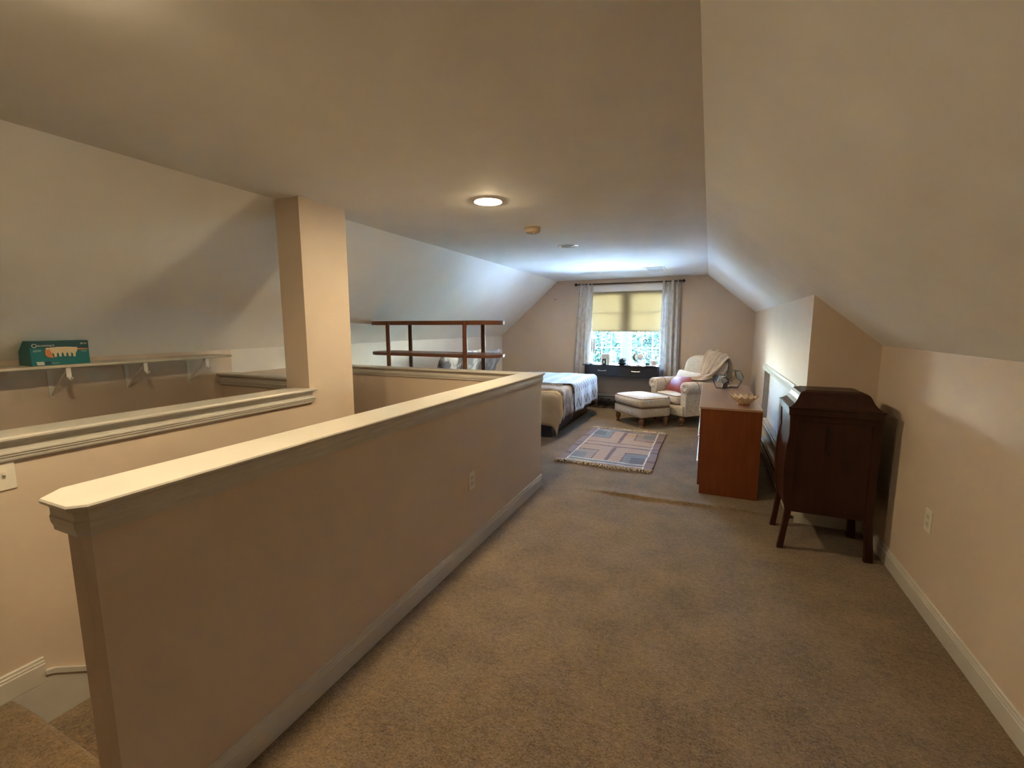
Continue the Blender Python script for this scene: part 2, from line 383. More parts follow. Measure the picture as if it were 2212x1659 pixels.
# baseboard heaters -----------------------------------------------------
M_HEAT = mat('heater_enamel', (0.62, 0.58, 0.50), .35)
M_FIN = mat('heater_fins', (.10, .09, .08), .5)
def heater(name, label, along, a, b, wall, sgn, grp):
    ctr = (a + b) / 2
    loc = (wall, ctr, 0) if along == 1 else (ctr, wall, 0)
    t = thing(name, label, 'heater', loc, group=grp)
    def pr(poly, a0, b0):
        P = [(wall + sgn * o, z) for o, z in poly]
        return rel(MB().prism(P, along, a0, b0), loc)
    obj('back_plate', pr([(.001, .03), (.004, .03), (.004, .2), (.001, .2)], a, b), M_HEAT, t)
    obj('top_cover', pr([(.001, .200), (.001, .206), (.045, .200), (.060, .178), (.057, .174), (.043, .194)], a, b), M_HEAT, t)
    obj('front_panel', pr([(.058, .045), (.062, .045), (.064, .145), (.060, .148)], a, b), M_HEAT, t)
    obj('fin_element', pr([(.012, .065), (.054, .065), (.054, .125), (.012, .125)], a + .04, b - .04), M_FIN, t)
    for e0, e1 in ((a - .03, a + .035), (b - .035, b + .03)):
        obj('end_cap', pr([(.001, .03), (.066, .03), (.066, .15), (.060, .182), (.046, .206), (.001, .208)], e0, e1), M_HEAT, t, bevel=.004)
heater('baseboard_heater', 'enamelled baseboard heater along the knee wall behind the dresser', 1, 3.93, 8.26, XB, -1, 'baseboard heaters')
heater('baseboard_heater', 'enamelled baseboard heater on the gable wall under the window', 0, -2.56, -0.30, YF, -1, 'baseboard heaters')

# ------------------------------------------------------------------ window
M_WIN = mat('window_vinyl', (0.80, 0.82, 0.82), .3)
win = thing('window_1', 'white twin casement window with grilles in the gable wall', 'window', ((WX0 + WX1) / 2, YF, WZ0)); win['kind'] = 'structure'
L_ = win.location
def wpart(name, m_, material=M_WIN, parent=win, bevel=.003):
    return obj(name, rel(m_, L_), material, parent, bevel=bevel)
wpart('jamb', MB().box(WX0, WX0 + .015, YF, YF + .16, WZ0, WZ1).box(WX1 - .015, WX1, YF, YF + .16, WZ0, WZ1).box(WX0, WX1, YF, YF + .16, WZ1 - .015, WZ1).box(WX0, WX1, YF, YF + .16, WZ0, WZ0 + .015), M_WHITE, bevel=0)
for nm, bb in (('casing', (WX0 - .095, WX0 + .005, YF - .02, YF, WZ0 - .02, WZ1 + .005)), ('casing', (WX1 - .005, WX1 + .095, YF - .02, YF, WZ0 - .02, WZ1 + .005)), ('head_casing', (WX0 - .095, WX1 + .095, YF - .022, YF, WZ1 - .005, WZ1 + .085)), ('head_casing', (WX0 - .11, WX1 + .11, YF - .035, YF, WZ1 + .085, WZ1 + .105)), ('sill', (WX0 - .12, WX1 + .12, YF - .06, YF + .06, WZ0 - .04, WZ0 - .012)), ('apron', (WX0 - .095, WX1 + .095, YF - .018, YF, WZ0 - .12, WZ0 - .04))):
    wpart(nm, MB().box(*bb), M_WIN, bevel=.004)
wpart('mullion', MB().box(-1.478, -1.362, YF + .085, YF + .15, WZ0 + .015, WZ1 - .015))
M_GLASS = glass_mat('window_glass', (0.97, 0.99, 0.99), 0.02)
for x0, x1 in ((WX0 + .015, -1.478), (-1.362, WX1 - .015)):
    sash = wpart('sash', MB().box(x0, x0 + .04, YF + .10, YF + .14, WZ0 + .015, WZ1 - .015).box(x1 - .04, x1, YF + .10, YF + .14, WZ0 + .015, WZ1 - .015).box(x0 + .04, x1 - .04, YF + .10, YF + .14, WZ0 + .015, WZ0 + .055).box(x0 + .04, x1 - .04, YF + .10, YF + .14, WZ1 - .055, WZ1 - .015))
    g0, g1 = x0 + .04, x1 - .04; z0, z1 = WZ0 + .055, WZ1 - .055
    zs = [1.085, 1.42, 1.75]
    for k in (1, 2):
        xm = g0 + (g1 - g0) * k / 3; wpart('muntin', MB().box(xm - .009, xm + .009, YF + .112, YF + .128, z0, z1), parent=sash, bevel=0)
    for zz in zs: wpart('muntin', MB().box(g0, g1, YF + .113, YF + .127, zz - .009, zz + .009), parent=sash, bevel=0)
    ze = [z0] + zs + [z1]
    for i in range(3):
        for j in range(4):
            wpart('pane', MB().box(g0 + (g1 - g0) * i / 3, g0 + (g1 - g0) * (i + 1) / 3, YF + .118, YF + .122, ze[j], ze[j + 1]), M_GLASS, parent=sash, bevel=0)

# roller shade
M_SHADE = mat('shade_fabric', (0.50, 0.45, 0.30), .9, trans=((0.046, 0.0280, 0.0112), 0.6))
sh = thing('roller_shade', 'yellow translucent roller shade covering the upper half of the window', 'shade', (-1.42, YF - .02, 1.39)); L_ = sh.location
def shade_fn(u, v):
    x = -2.05 + 1.26 * u; z = 1.40 + 0.735 * v
    yv = YF + .012 - 0.010 * math.exp(-((u - .5) / .05) ** 2) * (1 - v * .5) - .004 * math.exp(-((v - .45) / .03) ** 2) - .010 * math.exp(-((u - .46 + .12 * (v)) / .03) ** 2) * max(0, .35 - v) * 2
    return (x - L_.x, yv - L_.y, z - L_.z)
obj('cloth', MB().grid(shade_fn, 60, 40), M_SHADE, sh, smooth=True)
obj('hem_bar', rel(MB().box(-2.05, -0.79, YF + .004, YF + .016, 1.388, 1.41), L_), mat('shade_hem', (.40, .38, .30), .8), sh, bevel=.003)
obj('roller', rel(MB().lathe([(.018, -2.05), (.018, -.79)], c=(0, YF + .03, 2.105), n=16, axis='x'), L_), M_WHITE, sh, smooth=True)

# curtain rod and curtains
M_BLACK = mat('black_iron', (.012, .011, .011), .4)
rod = thing('curtain_rod', 'thin black curtain rod with pointed finials above the window', 'curtain rod', (-1.4, YF - .075, 2.26)); L_ = rod.location
obj('pole', rel(MB().lathe([(.0095, -2.32), (.0095, -.48)], c=(0, YF - .075, 2.262), n=12, axis='x'), L_), M_BLACK, rod, smooth=True)
for xx, d in ((-2.32, -1), (-.48, 1)):
    obj('finial', rel(MB().lathe([(.011, 0), (.011, d * .008), (.034, d * .03), (.0, d * .065)], c=(xx, YF - .075, 2.262), n=4, axis='x'), L_), M_BLACK, rod)
    obj('bracket', rel(MB().box(xx - d * .03 - .006, xx - d * .03 + .006, YF - .08, YF, 2.245, 2.257).box(xx - d * .03 - .02, xx - d * .03 + .02, YF - .008, YF, 2.22, 2.29), L_), M_BLACK, rod)
def curtain_mat():
    m = mat('curtain_cloth', (.82, .81, .79), .9, (.62, .61, .60), 7.0, 4.0, stretch=(3.2, 1.2, 1.4), ramp=(.48, .62), trans=((.50, .50, .49), .30))
    return m
M_CURT = curtain_mat()
def curtain(label, x0t, x1t, x0b, x1b, ph, zb):
    def fn(u, v):
        z = 2.275 - v * (2.275 - zb)
        x = (x0t + (x1t - x0t) * u) * (1 - v) + (x0b + (x1b - x0b) * u) * v
        n = 4.0
        amp = .022 + .018 * v
        y = YF - .075 + amp * math.sin(2 * PI * n * u + ph) + .012 * math.sin(2 * PI * 2.3 * u + ph * 2 + v * 2.0)
        x += .010 * math.sin(4 * PI * n * u + ph)
        return (x, y, z)
    loc = ((x0b + x1b) / 2, YF - .075, zb)
    t = thing('curtain', label, 'curtain', loc, group='patterned curtains at the gable window')
    o = obj('cloth', rel(MB().grid(fn, 90, 30), loc), M_CURT, t, smooth=True)
    sd = o.modifiers.new('thick', 'SOLIDIFY'); sd.thickness = .003
    for k in range(5):
        xx = x0t + (x1t - x0t) * (k + .5) / 5
        obj('tab', rel(MB().tube([(xx, YF - .075 + .017 * math.cos(a), 2.262 + .017 * math.sin(a)) for a in [2 * PI * i / 12 for i in range(12)]], .004, 6, True), loc), M_CURT, t, smooth=True)
curtain('pale patterned curtain left of the window beside the bed', -2.305, -2.02, -2.42, -2.08, .4, .02)
curtain('pale patterned curtain right of the window behind the armchair', -.80, -.505, -.83, -.465, 1.3, .02)

# ------------------------------------------------------------------ ceiling fixtures
M_BULB = mat('lit_bulb', (1, .9, .7), .4, emit=(LAMP_C, LAMP_E))
M_BULB_OFF = mat('unlit_bulb', (.20, .165, .13), .45)
M_CANW = mat('can_reflector', (.70, .67, .60), .35)
names = ['recessed ceiling light directly above the near half wall cap, out of the frame', 'large lit recessed ceiling light nearest in view', 'unlit recessed ceiling light between the two lit ones', 'lit recessed ceiling light nearest the window']
for i, ly in enumerate(LAMPS):
    t = thing('recessed_light', names[i], 'ceiling light', (LAMPX, ly, CZ), group='recessed ceiling lights')
    obj('trim_ring', MB().lathe([(.088, .004), (.088, -.003), (.096, -.007), (.108, -.004), (.111, .0005), (.098, .004)], n=40, cap=False), M_PLASTIC, t, smooth=True)
    obj('can', MB().lathe([(.0, .13), (.097, .13), (.092, .004)], n=32, cap=False), M_CANW, t, smooth=True)
    if i == 2: pf_ = [(0, -.002), (.05, -.001), (.078, .002), (.086, .010), (.07, .05), (.03, .09), (0, .09)]
    else: pf_ = [(0, -.020), (.03, -.0185), (.055, -.012), (.073, .000), (.080, .014), (.074, .045), (.04, .085), (0, .09)]
    obj('bulb', MB().lathe(pf_, n=24, cap=False), M_BULB_OFF if i == 2 else M_BULB, t, smooth=True)
sd = thing('smoke_detector', 'round beige smoke detector on the ceiling behind the nearest light', 'smoke detector', (-1.455, 3.75, CZ))
M_BEIGE = mat('aged_plastic', (.58, .47, .33), .45)
obj('base', MB().lathe([(.0, 0), (.068, 0), (.072, -.008), (.066, -.012)], n=28, cap=False), M_BEIGE, sd, smooth=True)
obj('body', MB().lathe([(.062, -.010), (.066, -.018), (.066, -.034), (.060, -.046), (.045, -.052), (0, -.054)], n=28, cap=False), M_BEIGE, sd, smooth=True)
obj('test_button', MB().lathe([(.010, -.050), (.010, -.0565), (0, -.058)], c=(.02, -.02, 0), n=12, cap=False), M_PLASTIC, sd, smooth=True)
vt = thing('ceiling_vent', 'white louvred air vent in the ceiling near the window', 'vent', (-.80, 7.14, CZ))
fr = MB().box(-.15, .15, -.19, -.155, -.008, 0).box(-.15, .15, .155, .19, -.008, 0).box(-.15, -.115, -.155, .155, -.008, 0).box(.115, .15, -.155, .155, -.008, 0)
obj('frame', fr, M_PLASTIC, vt, bevel=.003)
obj('duct', MB().box(-.115, .115, -.155, .155, -.0005, .0), M_DARKGAP, vt)
for k in range(9):
    y = -.14 + .035 * k; obj('louvre', MB().add([(-.113, y - .012, -.001), (.113, y - .012, -.001), (.113, y + .010, -.011), (-.113, y + .010, -.011), (-.113, y - .011, .0005), (.113, y - .011, .0005), (.113, y + .011, -.0095), (-.113, y + .011, -.0095)], [(0, 1, 2, 3), (7, 6, 5, 4), (0, 4, 5, 1), (2, 6, 7, 3), (0, 3, 7, 4), (1, 5, 6, 2)]), mat('vent_grey', (.42, .42, .42), .5), vt)

# ------------------------------------------------------------------ outlets, switch, nail
def outlet(label, loc, axis):
    t = thing('wall_outlet', label, 'outlet', loc, group='wall outlets')
    s = axis
    def bx(d0, d1, y0, y1, z0, z1): return MB().box(min(s * d0, s * d1), max(s * d0, s * d1), y0, y1, z0, z1)
    obj('plate', bx(0, .006, -.037, .037, -.060, .060), M_PLASTIC, t, bevel=.003)
    for zc in (-.020, .020):
        r = obj('receptacle', bx(.0055, .009, -.017, .017, zc - .0145, zc + .0145), mat('receptacle_plastic', (.62, .58, .50), .4), t, bevel=.003)
        for yc in (-.0065, .0065): obj('slot', bx(.0088, .0094, yc - .0012, yc + .0012, zc - .002, zc + .007), M_DARKGAP, r)
    obj('screw', MB().lathe([(.003, 0), (.003, s * .0068), (.001, s * .0075)], n=10, axis='x'), M_PLASTIC, t)
outlet('white outlet on the low right wall past the dark cabinet', (XR, 2.90, .487), -1)
outlet('white outlet on the long side of the near half wall', (-1.39, 2.482, .485), 1)
sw = thing('light_switch', 'white toggle switch plate on the wall beyond the stairs', 'light switch', (-2.525, .715, .915))
obj('plate', MB().box(0, .006, -.058, .058, -.060, .060), M_PLASTIC, sw, bevel=.003)
for yc in (-.023, .023):
    g_ = obj('toggle', MB().box(.005, .007, yc - .006, yc + .006, -.013, .013), mat('receptacle_plastic', (.62, .58, .50), .4), sw)
    obj('lever', MB().prism([(.006, -.006), (.018, .004), (.018, .009), (.006, .006)], 1, yc - .004, yc + .004), M_PLASTIC, g_)
nl = thing('picture_nail', 'small dark nail left in the gable wall left of the window', 'nail', (-2.775, YF, 2.0))
obj('shaft', MB().lathe([(.004, 0), (.004, -.03)], n=8, axis='y'), M_BLACK, nl)
obj('head', MB().lathe([(.010, -.030), (.010, -.034), (0, -.036)], n=10, axis='y'), M_BLACK, nl)

# ------------------------------------------------------------------ shelf in the stairwell with the box
M_SHELF = mat('cream_shelf_paint', (.60, .54, .43), .45)
XS = -3.66
shf = thing('wall_shelf', 'long cream wall shelf on brackets above the stairwell', 'shelf', (XK, .9, 1.245))
L_ = shf.location
obj('board', rel(MB().box(XK, XS, YN + .02, 2.47, 1.243, 1.260), L_), M_SHELF, shf, bevel=.003)
obj('cleat', rel(MB().box(XK, XK + .018, YN + .02, 2.45, 1.215, 1.243), L_), M_SHELF, shf)
M_BRK = mat('white_bracket_metal', (.66, .62, .54), .35)
for yb in (0.55, 1.42, 1.842, 2.27):
    br = obj('bracket', rel(MB().box(XK, XK + .006, yb - .012, yb + .012, 1.035, 1.243).box(XK, XS - .01, yb - .010, yb + .010, 1.237, 1.243).prism([(XK, 1.05), (XK + .008, 1.045), (XS - .03, 1.233), (XS - .045, 1.237)], 1, yb - .004, yb + .004), L_), M_BRK, shf)
    hk = MB().box(XS - .016, XS - .012, yb - .012, yb + .012, 1.178, 1.243)
    hk.tube([(XS - .014, yb, 1.182), (XS - .008, yb, 1.168), (XS + .006, yb, 1.163), (XS + .020, yb, 1.170), (XS + .026, yb, 1.182)], .0055, 8)
    obj('hook', rel(hk, L_), mat('bright_hook_metal', (.78, .76, .70), .3), br, smooth=True)

M_TEAL = mat('teal_card', (.008, .15, .17), .4, (.010, .17, .19), 4)
bx_ = thing('light_bulb_box', 'teal cardboard box of light bulbs standing on the stairwell shelf', 'box', (-3.795, 1.412, 1.260))
X1 = .075   # front face (towards +x)
obj('carton', MB().box(-.075, X1, -.138, .142, 0, .150), M_TEAL, bx_, bevel=.002)
M_INKW = mat('print_white', (.60, .62, .58), .5); M_INKO = mat('print_orange', (.60, .22, .09), .5); M_INKC = mat('print_cream', (.68, .55, .36), .5); M_INKG = mat('print_glass_shadow', (.42, .33, .20), .5); M_INKN = mat('print_navy', (.01, .05, .10), .5); M_INKD = mat('print_dark_teal', (.01, .07, .085), .5)
def decal(name, poly, material, d=.0006, parent=bx_):
    obj(name, MB().prism([(y, z) for y, z in poly], 0, X1, X1 + d), material, parent)
decal('top_band', [(-.137, .108), (.141, .100), (.141, .149), (-.137, .149)], M_INKD, .0004)
def textobj(body, size, material, parent, loc, rot, name='lettering'):
    cu = bpy.data.curves.new('txt', 'FONT'); cu.body = body; cu.size = size; cu.extrude = .0002
    o = bpy.data.objects.new('txt', cu); COL.objects.link(o)
    dg = bpy.context.evaluated_depsgraph_get(); me = bpy.data.meshes.new_from_object(o.evaluated_get(dg)); bpy.data.objects.remove(o)
    me.materials.clear(); p = obj(name, me, material, parent); p.location = loc; p.rotation_euler = rot
    return p
RT = (PI / 2, 0, PI / 2)
textobj('ecosmart', .021, M_INKW, bx_, (X1 + .0008, -.104, .116), RT)
obj('logo_ring', MB().tube([(X1 + .001, -.117 + .010 * math.cos(a), .122 + .010 * math.sin(a)) for a in [2 * PI * i / 20 for i in range(20)]], .0022, 6, True), M_INKW, bx_)
textobj('65W', .018, M_INKW, bx_, (X1 + .0008, -.125, .084), RT)
textobj('BR30', .015, M_INKW, bx_, (X1 + .0008, .100, .125), RT)
decal('orange_strip', [(.070, .090), (.140, .092), (.140, .098), (.070, .102)], M_INKO)
textobj('6-PACK', .009, M_INKW, bx_, (X1 + .0008, .100, .078), RT)
decal('price_sticker', [(-.112, .004), (-.080, .003), (-.082, .024), (-.116, .024)], M_INKW)
decal('navy_square', [(-.076, .004), (-.050, .004), (-.050, .024), (-.076, .024)], M_INKN)
textobj('soft white', .008, M_INKC, bx_, (X1 + .0008, -.044, .010), RT)
for k in range(6):
    yc = -.048 + .0225 * k; zt = .108 + .004 * math.sin(k * .6)
    pts = [(yc - .019, zt - .012), (yc - .017, zt), (yc + .017, zt), (yc + .019, zt - .010), (yc + .012, zt - .030), (yc + .007, zt - .042), (yc + .006, zt - .060), (yc - .005, zt - .060), (yc - .006, zt - .042), (yc - .013, zt - .032)]
    decal('printed_bulb', pts, M_INKC, .0008 + .0003 * k)
    decal('bulb_edge', [(yc + .012, zt - .030), (yc + .019, zt - .010), (yc + .0205, zt - .010), (yc + .0135, zt - .032)], M_INKG, .0010 + .0003 * k)
decal('printed_glow', [(-.072, .094), (-.072, .062), (-.060, .050), (-.035, .044), (-.040, .070), (-.052, .100)], M_INKO, .0030)

# ------------------------------------------------------------------ wooden shelving unit behind the back half wall
M_WALNUT = mat('walnut', (.085, .030, .014), .35, (.15, .060, .028), 12, stretch=(1, 14, 14), bump=.03, bscale=40)
un = thing('shelving_unit', 'walnut open shelving unit with rounded ends behind the back half wall', 'shelf unit', (-2.785, 4.205, 0))
def stadium(hx, r, n=14):
    p = []
    for i in range(n + 1): a = -PI / 2 + PI * i / n; p.append((hx - r + r * math.cos(a), r * math.sin(a)))
    for i in range(n + 1): a = PI / 2 + PI * i / n; p.append((-hx + r + r * math.cos(a), r * math.sin(a)))
    return p
for z0, z1 in ((1.508, 1.552), (1.170, 1.204), (.76, .794), (.30, .334)):
    obj('shelf_board', MB().prism(stadium(.828, .205), 2, z0, z1), M_WALNUT, un, bevel=.004)
for px in (-.489, .490):
    for py in (-.203, .203):
        obj('post', MB().lathe([(.019, 0), (.0235, .03), (.0235, 1.50), (.0235, 1.551)], c=(px, py, 0), n=16), M_WALNUT, un, smooth=True)

# ------------------------------------------------------------------ bed
bed = thing('bed', 'low platform bed with a black leather base under rumpled covers', 'bed', (-2.86, 6.49, 0))
L_ = bed.location
M_LEATHER = mat('black_leather', (.006, .008, .014), .32, (.012, .014, .022), 60, bump=.05, bscale=120)
BX0, BX1, BY0, BY1 = -3.86, -1.86, 5.53, 7.45
obj('base', rel(MB().box(BX0, BX1, BY0, BY1, .02, .30), L_), M_LEATHER, bed, bevel=.02, seg=3)
obj('mattress', rel(MB().rbox(.965, .94, .15, .06, c=(-2.86, 6.49, .44), n=8), L_), mat('mattress_ticking', (.72, .70, .66), .9), bed, smooth=True)
obj('headboard', rel(MB().rbox(.03, .97, .36, .025, c=(XK + .05, 6.49, .46), n=6), L_), M_LEATHER, bed, smooth=True)
def drape(x0, xe, y0, y1, ztop, ov_foot, ov_near, ov_far, rnd=.06, wav=.010, seed=0, n=(50, 60), flare=.06, fold=7.0):
    """cloth lying on the bed top (z=ztop) between y0..y1, hanging over the foot edge xe and the two sides"""
    sx = (xe - x0) + ov_foot; sy = (y1 - y0) + ov_near + ov_far
    def fn(u, v):
        s = u * sx; t = v * sy - ov_near
        dx = max(0.0, s - (xe - x0)); dy = max(0.0, -t) if t < 0 else max(0.0, t - (y1 - y0))
        sg = -1 if t < 0 else 1
        bx = x0 + min(s, xe - x0); by = y0 + min(max(t, 0), y1 - y0)
        d = math.hypot(dx, dy)
        if d > 1e-6:
            cx_, cy_ = dx / d, sg * dy / d
            a = min(d / rnd, PI / 2)
            out = rnd * math.sin(a); dn = rnd * (1 - math.cos(a))
            rest = max(0.0, d - rnd * PI / 2)
            along = (by if dx > dy else bx)
            out += flare * rest + (.018 * math.sin(fold * along * 2 + seed) * min(1, rest * 4))
            dn += rest * .985
            bx += cx_ * out; by += cy_ * out; z = ztop - dn
        else: z = ztop
        z += wav * (math.sin(bx * 7 + seed) * math.sin(by * 5.3 + seed * 2) + .6 * math.sin(bx * 13 + by * 9 + seed)) * (1 if d < .05 else .3)
        return (bx, by, max(z, .012))
    return MB().grid(fn, *n)
M_DUVET = mat('taupe_floral_duvet', (.17, .13, .105), .9, (.34, .29, .25), 9, 5, ramp=(.42, .62), bump=.08, bscale=25)
M_CREAM = mat('cream_blanket', (.55, .44, .27), .95, (.62, .51, .33), 40, bump=.15, bscale=150)
M_BEIGEC = mat('beige_duvet_underside', (.36, .29, .225), .9, (.42, .34, .27), 5, bump=.05, bscale=18)
def knit_mat():
    m = bpy.data.materials.new('pale_blue_knit'); m.use_nodes = True; N = m.node_tree.nodes; L = m.node_tree.links; b = N['Principled BSDF']
    b.inputs['Roughness'].default_value = .95; b.inputs['Sheen Weight'].default_value = .3
    uv = N.new('ShaderNodeUVMap'); uv.uv_map = 'UVMap'; sp = N.new('ShaderNodeSeparateXYZ'); L.new(uv.outputs[0], sp.inputs[0])
    def mth(op, x, y=0.0):
        k = N.new('ShaderNodeMath'); k.operation = op
        for i, v in enumerate((x, y)):
            if isinstance(v, (int, float)): k.inputs[i].default_value = v
            else: L.new(v, k.inputs[i])
        return k.outputs[0]
    # u runs along the bed in rows, v across it; triangles of lace in every row
    row = mth('FRACT', mth('MULTIPLY', sp.outputs['X'], 7.0)); colm = mth('FRACT', mth('MULTIPLY', sp.outputs['Y'], 13.0))
    tri = mth('ABSOLUTE', mth('SUBTRACT', colm, .5)); tri = mth('MULTIPLY', tri, 2.0)     # 0 centre .. 1 edge
    zig = mth('ABSOLUTE', mth('SUBTRACT', tri, mth('MULTIPLY', mth('SUBTRACT', row, .2), 1.7)))
    line = mth('LESS_THAN', zig, .20); inrow = mth('MULTIPLY', mth('GREATER_THAN', row, .20), mth('LESS_THAN', row, .78))
    hole = mth('MULTIPLY', line, inrow)
    mx = N.new('ShaderNodeMix'); mx.data_type = 'RGBA'; L.new(hole, mx.inputs[0]); mx.inputs[6].default_value = (.27, .335, .42, 1); mx.inputs[7].default_value = (.055, .07, .10, 1)
    L.new(mx.outputs[2], b.inputs['Base Color'])
    nz = N.new('ShaderNodeTexNoise'); nz.inputs['Scale'].default_value = 90
    h = mth('SUBTRACT', mth('MULTIPLY', nz.outputs['Fac'], .35), hole)
    bp = N.new('ShaderNodeBump'); bp.inputs['Strength'].default_value = .8; bp.inputs['Distance'].default_value = .012
    L.new(h, bp.inputs['Height']); L.new(bp.outputs[0], b.inputs['Normal'])
    return m
def cloth_thing(name, label, cat, mbx, material, thick, loc, uvn=None):
    t = obj(name, rel(mbx, loc), material, None, smooth=True, auto=None); t.location = loc
    s_ = t.modifiers.new('thick', 'SOLIDIFY'); s_.thickness = thick; s_.offset = 1
    return tag(t, label, cat)
c1 = drape(-3.7, -1.82, 5.50, 7.48, .600, .36, .44, .28, seed=1.0, wav=.006)
cloth_thing('duvet', 'beige duvet whose pointed corner hangs to the floor at the bed foot', 'duvet', c1, M_BEIGEC, .02, (-2.8, 6.5, .3))
c2 = drape(-3.4, -1.80, 5.54, 7.42, .630, .36, .27, .24, seed=1.0, wav=.006, flare=.065)
cloth_thing('blanket', 'cream blanket peeking out between the beige duvet and the taupe cover', 'blanket', c2, M_CREAM, .016, (-2.8, 6.5, .3))
c3 = drape(-3.5, -1.785, 5.58, 7.40, .652, .40, .16, .40, seed=1.0, wav=.006, flare=.075)
cloth_thing('bed_cover', 'taupe floral bed cover spread across the bed', 'bedspread', c3, M_DUVET, .012, (-2.8, 6.5, .3))
NU, NV = 60, 70
c4 = drape(-2.9, -1.762, 6.00, 7.38, .678, .43, .0, .24, seed=1.0, wav=.006, n=(NU, NV), flare=.085)
kt = cloth_thing('knit_throw', 'pale blue lace knit throw over the foot of the bed', 'throw', c4, knit_mat(), .010, (-2.4, 6.7, .3))
uvl = kt.data.uv_layers.new(name='UVMap')
# rebuild a parametrisation from the grid order (remove_doubles keeps the order)
if len(kt.data.vertices) == (NU + 1) * (NV + 1):
    for lp in kt.data.loops:
        i, j = divmod(lp.vertex_index, NV + 1); uvl.data[lp.index].uv = (i / NU, j / NV)
# fringe of the throw, hanging on its near edge
fm = MB()
for k in range(26):
    s = k / 25; x = -2.5 + .72 * s + (.02 if s > .9 else 0); z = .672 + .004 if s < .92 else .60 - (s - .92) * 2
    y0_ = 6.02
    fm.tube([(x, y0_ + .01, z + .004), (x + .004, y0_ - .04, z - .002), (x + random.uniform(-.01, .01), y0_ - .09, z - .004)], [.006, .005, .003], 5)
for k in range(10):
    z = .56 - .03 * k; y0_ = 6.02
    fm.tube([(-1.705, y0_ + .01, z), (-1.70, y0_ - .05, z - .03), (-1.695 + random.uniform(-.01, .01), y0_ - .10, z - .08)], [.006, .005, .003], 5)
fr_ = obj('fringe', rel(fm, (-2.4, 6.7, .3)), mat('fringe_yarn', (.42, .48, .56), .95), kt, smooth=True); fr_['kind'] = 'stuff'
# pillows against the left knee wall, and bed cushions
def pillow(name, label, material, loc, size, rot, group=None, cat='pillow'):
    mb_ = MB().rbox(size[0] / 2, size[1] / 2, size[2] / 2, size[2] * .42, n=10, fn=None)
    hx, hy, hz = size[0] / 2, size[1] / 2, size[2] / 2
    out = []
    for p in mb_.v:
        u, v_ = p[0] / hx, p[1] / hy
        k = (max(0.0, 1 - abs(u) ** 2.6) * max(0.0, 1 - abs(v_) ** 2.6)) ** .5
        pin = 1 - .07 * (1 - abs(u)) * abs(v_) ** 2 - .0; pin2 = 1 - .07 * (1 - abs(v_)) * abs(u) ** 2
        out.append((p[0] * pin2, p[1] * pin, p[2] * (.10 + .90 * k) + .006 * math.sin(u * 5 + v_ * 3)))
    mb_.v = out
    o = obj(name, mb_, material, None, smooth=True, auto=None); o.location = loc; o.rotation_euler = rot
    return tag(o, label, cat, group)
M_PIL1 = mat('grey_watercolour_cloth', (.26, .245, .24), .9, (.64, .61, .57), 7, 3, ramp=(.40, .56))
M_PIL2 = mat('greyblue_cloth', (.26, .28, .34), .9, (.50, .54, .62), 8, 3, ramp=(.40, .62))
M_PIL3 = mat('dark_pillow_cloth', (.12, .11, .11), .9, (.56, .52, .48), 6, 3, ramp=(.42, .54))
pillow('pillow', 'dark mottled pillow nearest the wall post of the shelving unit', M_PIL3, (-3.62, 5.78, .83), (.50, .62, .17), (0, math.radians(-68), 0), 'bed pillows')
pillow('pillow', 'grey and white watercolour pillow in the middle of the bed head', M_PIL1, (-3.60, 6.42, .87), (.52, .66, .18), (0, math.radians(-68), 0), 'bed pillows')
pillow('pillow', 'blue grey mottled pillow nearest the window on the bed', M_PIL2, (-3.62, 7.16, .84), (.52, .70, .18), (0, math.radians(-66), 0), 'bed pillows')

# ------------------------------------------------------------------ rug
RX0, RX1, RY0, RY1 = -1.50, -.475, 4.66, 6.36
def rug_col(u, v):
    # u across 0..1 (left->right), v 0 near .. 1 far ; returns linear rgb
    peach = (.37, .255, .18); slate = (.17, .175, .18); slate2 = (.105, .105, .115); brown = (.135, .085, .082); mauve = (.20, .145, .14); cream = (.60, .55, .48); tan_ = (.27, .22, .19)
    if u < .085 or u > .915: return mauve if (math.sin(v * 60) + math.sin(v * 23 + 1)) > -.9 else brown
    if u < .10 or u > .90: return cream
    if v < .03: return brown
    if v < .043: return cream
    if v < .085: return slate
    if v < .098: return cream
    if v > .97: return brown
    if v > .957: return cream
    if v > .925: return slate2
    if v > .912: return cream
    x = (u - .10) / .80; y = (v - .098) / .814
    if abs(y - .5) < .085:
        if abs(abs(y - .5) - .055) < .014: return brown
        return peach
    row = 0 if y < .5 else 1
    yy_ = y / .415 if row == 0 else (1 - y) / .415          # 0 outer .. 1 centre
    if abs(x - .5) < .028: return brown
    side = 0 if x < .5 else 1
    xx = x / .472 if side == 0 else (1 - x) / .472           # 0 outer .. 1 centre
    d = max(xx, yy_ * .98)
    cA = slate2 if (row + side) % 2 else slate
    cB = slate if (row + side) % 2 else tan_
    if d < .40: return cA
    if d < .62: return cB
    if d < .66: return brown
    return peach
nu, nv = 120, 200
rg = MB().grid(lambda u, v: (RX0 + (RX1 - RX0) * u + .006 * math.sin(v * 9), RY0 + (RY1 - RY0) * v + .008 * math.sin(u * 7) - .03 * u, .012 + .002 * math.sin(u * 14 + v * 9) + .0015 * math.sin(v * 120)), nu, nv)
rloc = (-.985, 5.5, 0)
rug = thing('area_rug', 'flat woven geometric rug with fringed ends before the armchair', 'rug', rloc)
body = obj('weave', rel(rg, rloc), mat('rug_wool', (.85, .85, .85), .95, (1.1, 1.1, 1.1), 130, bump=.25, bscale=220, vcol='pattern'), rug, smooth=True)
ca = body.data.color_attributes.new('pattern', 'FLOAT_COLOR', 'CORNER')
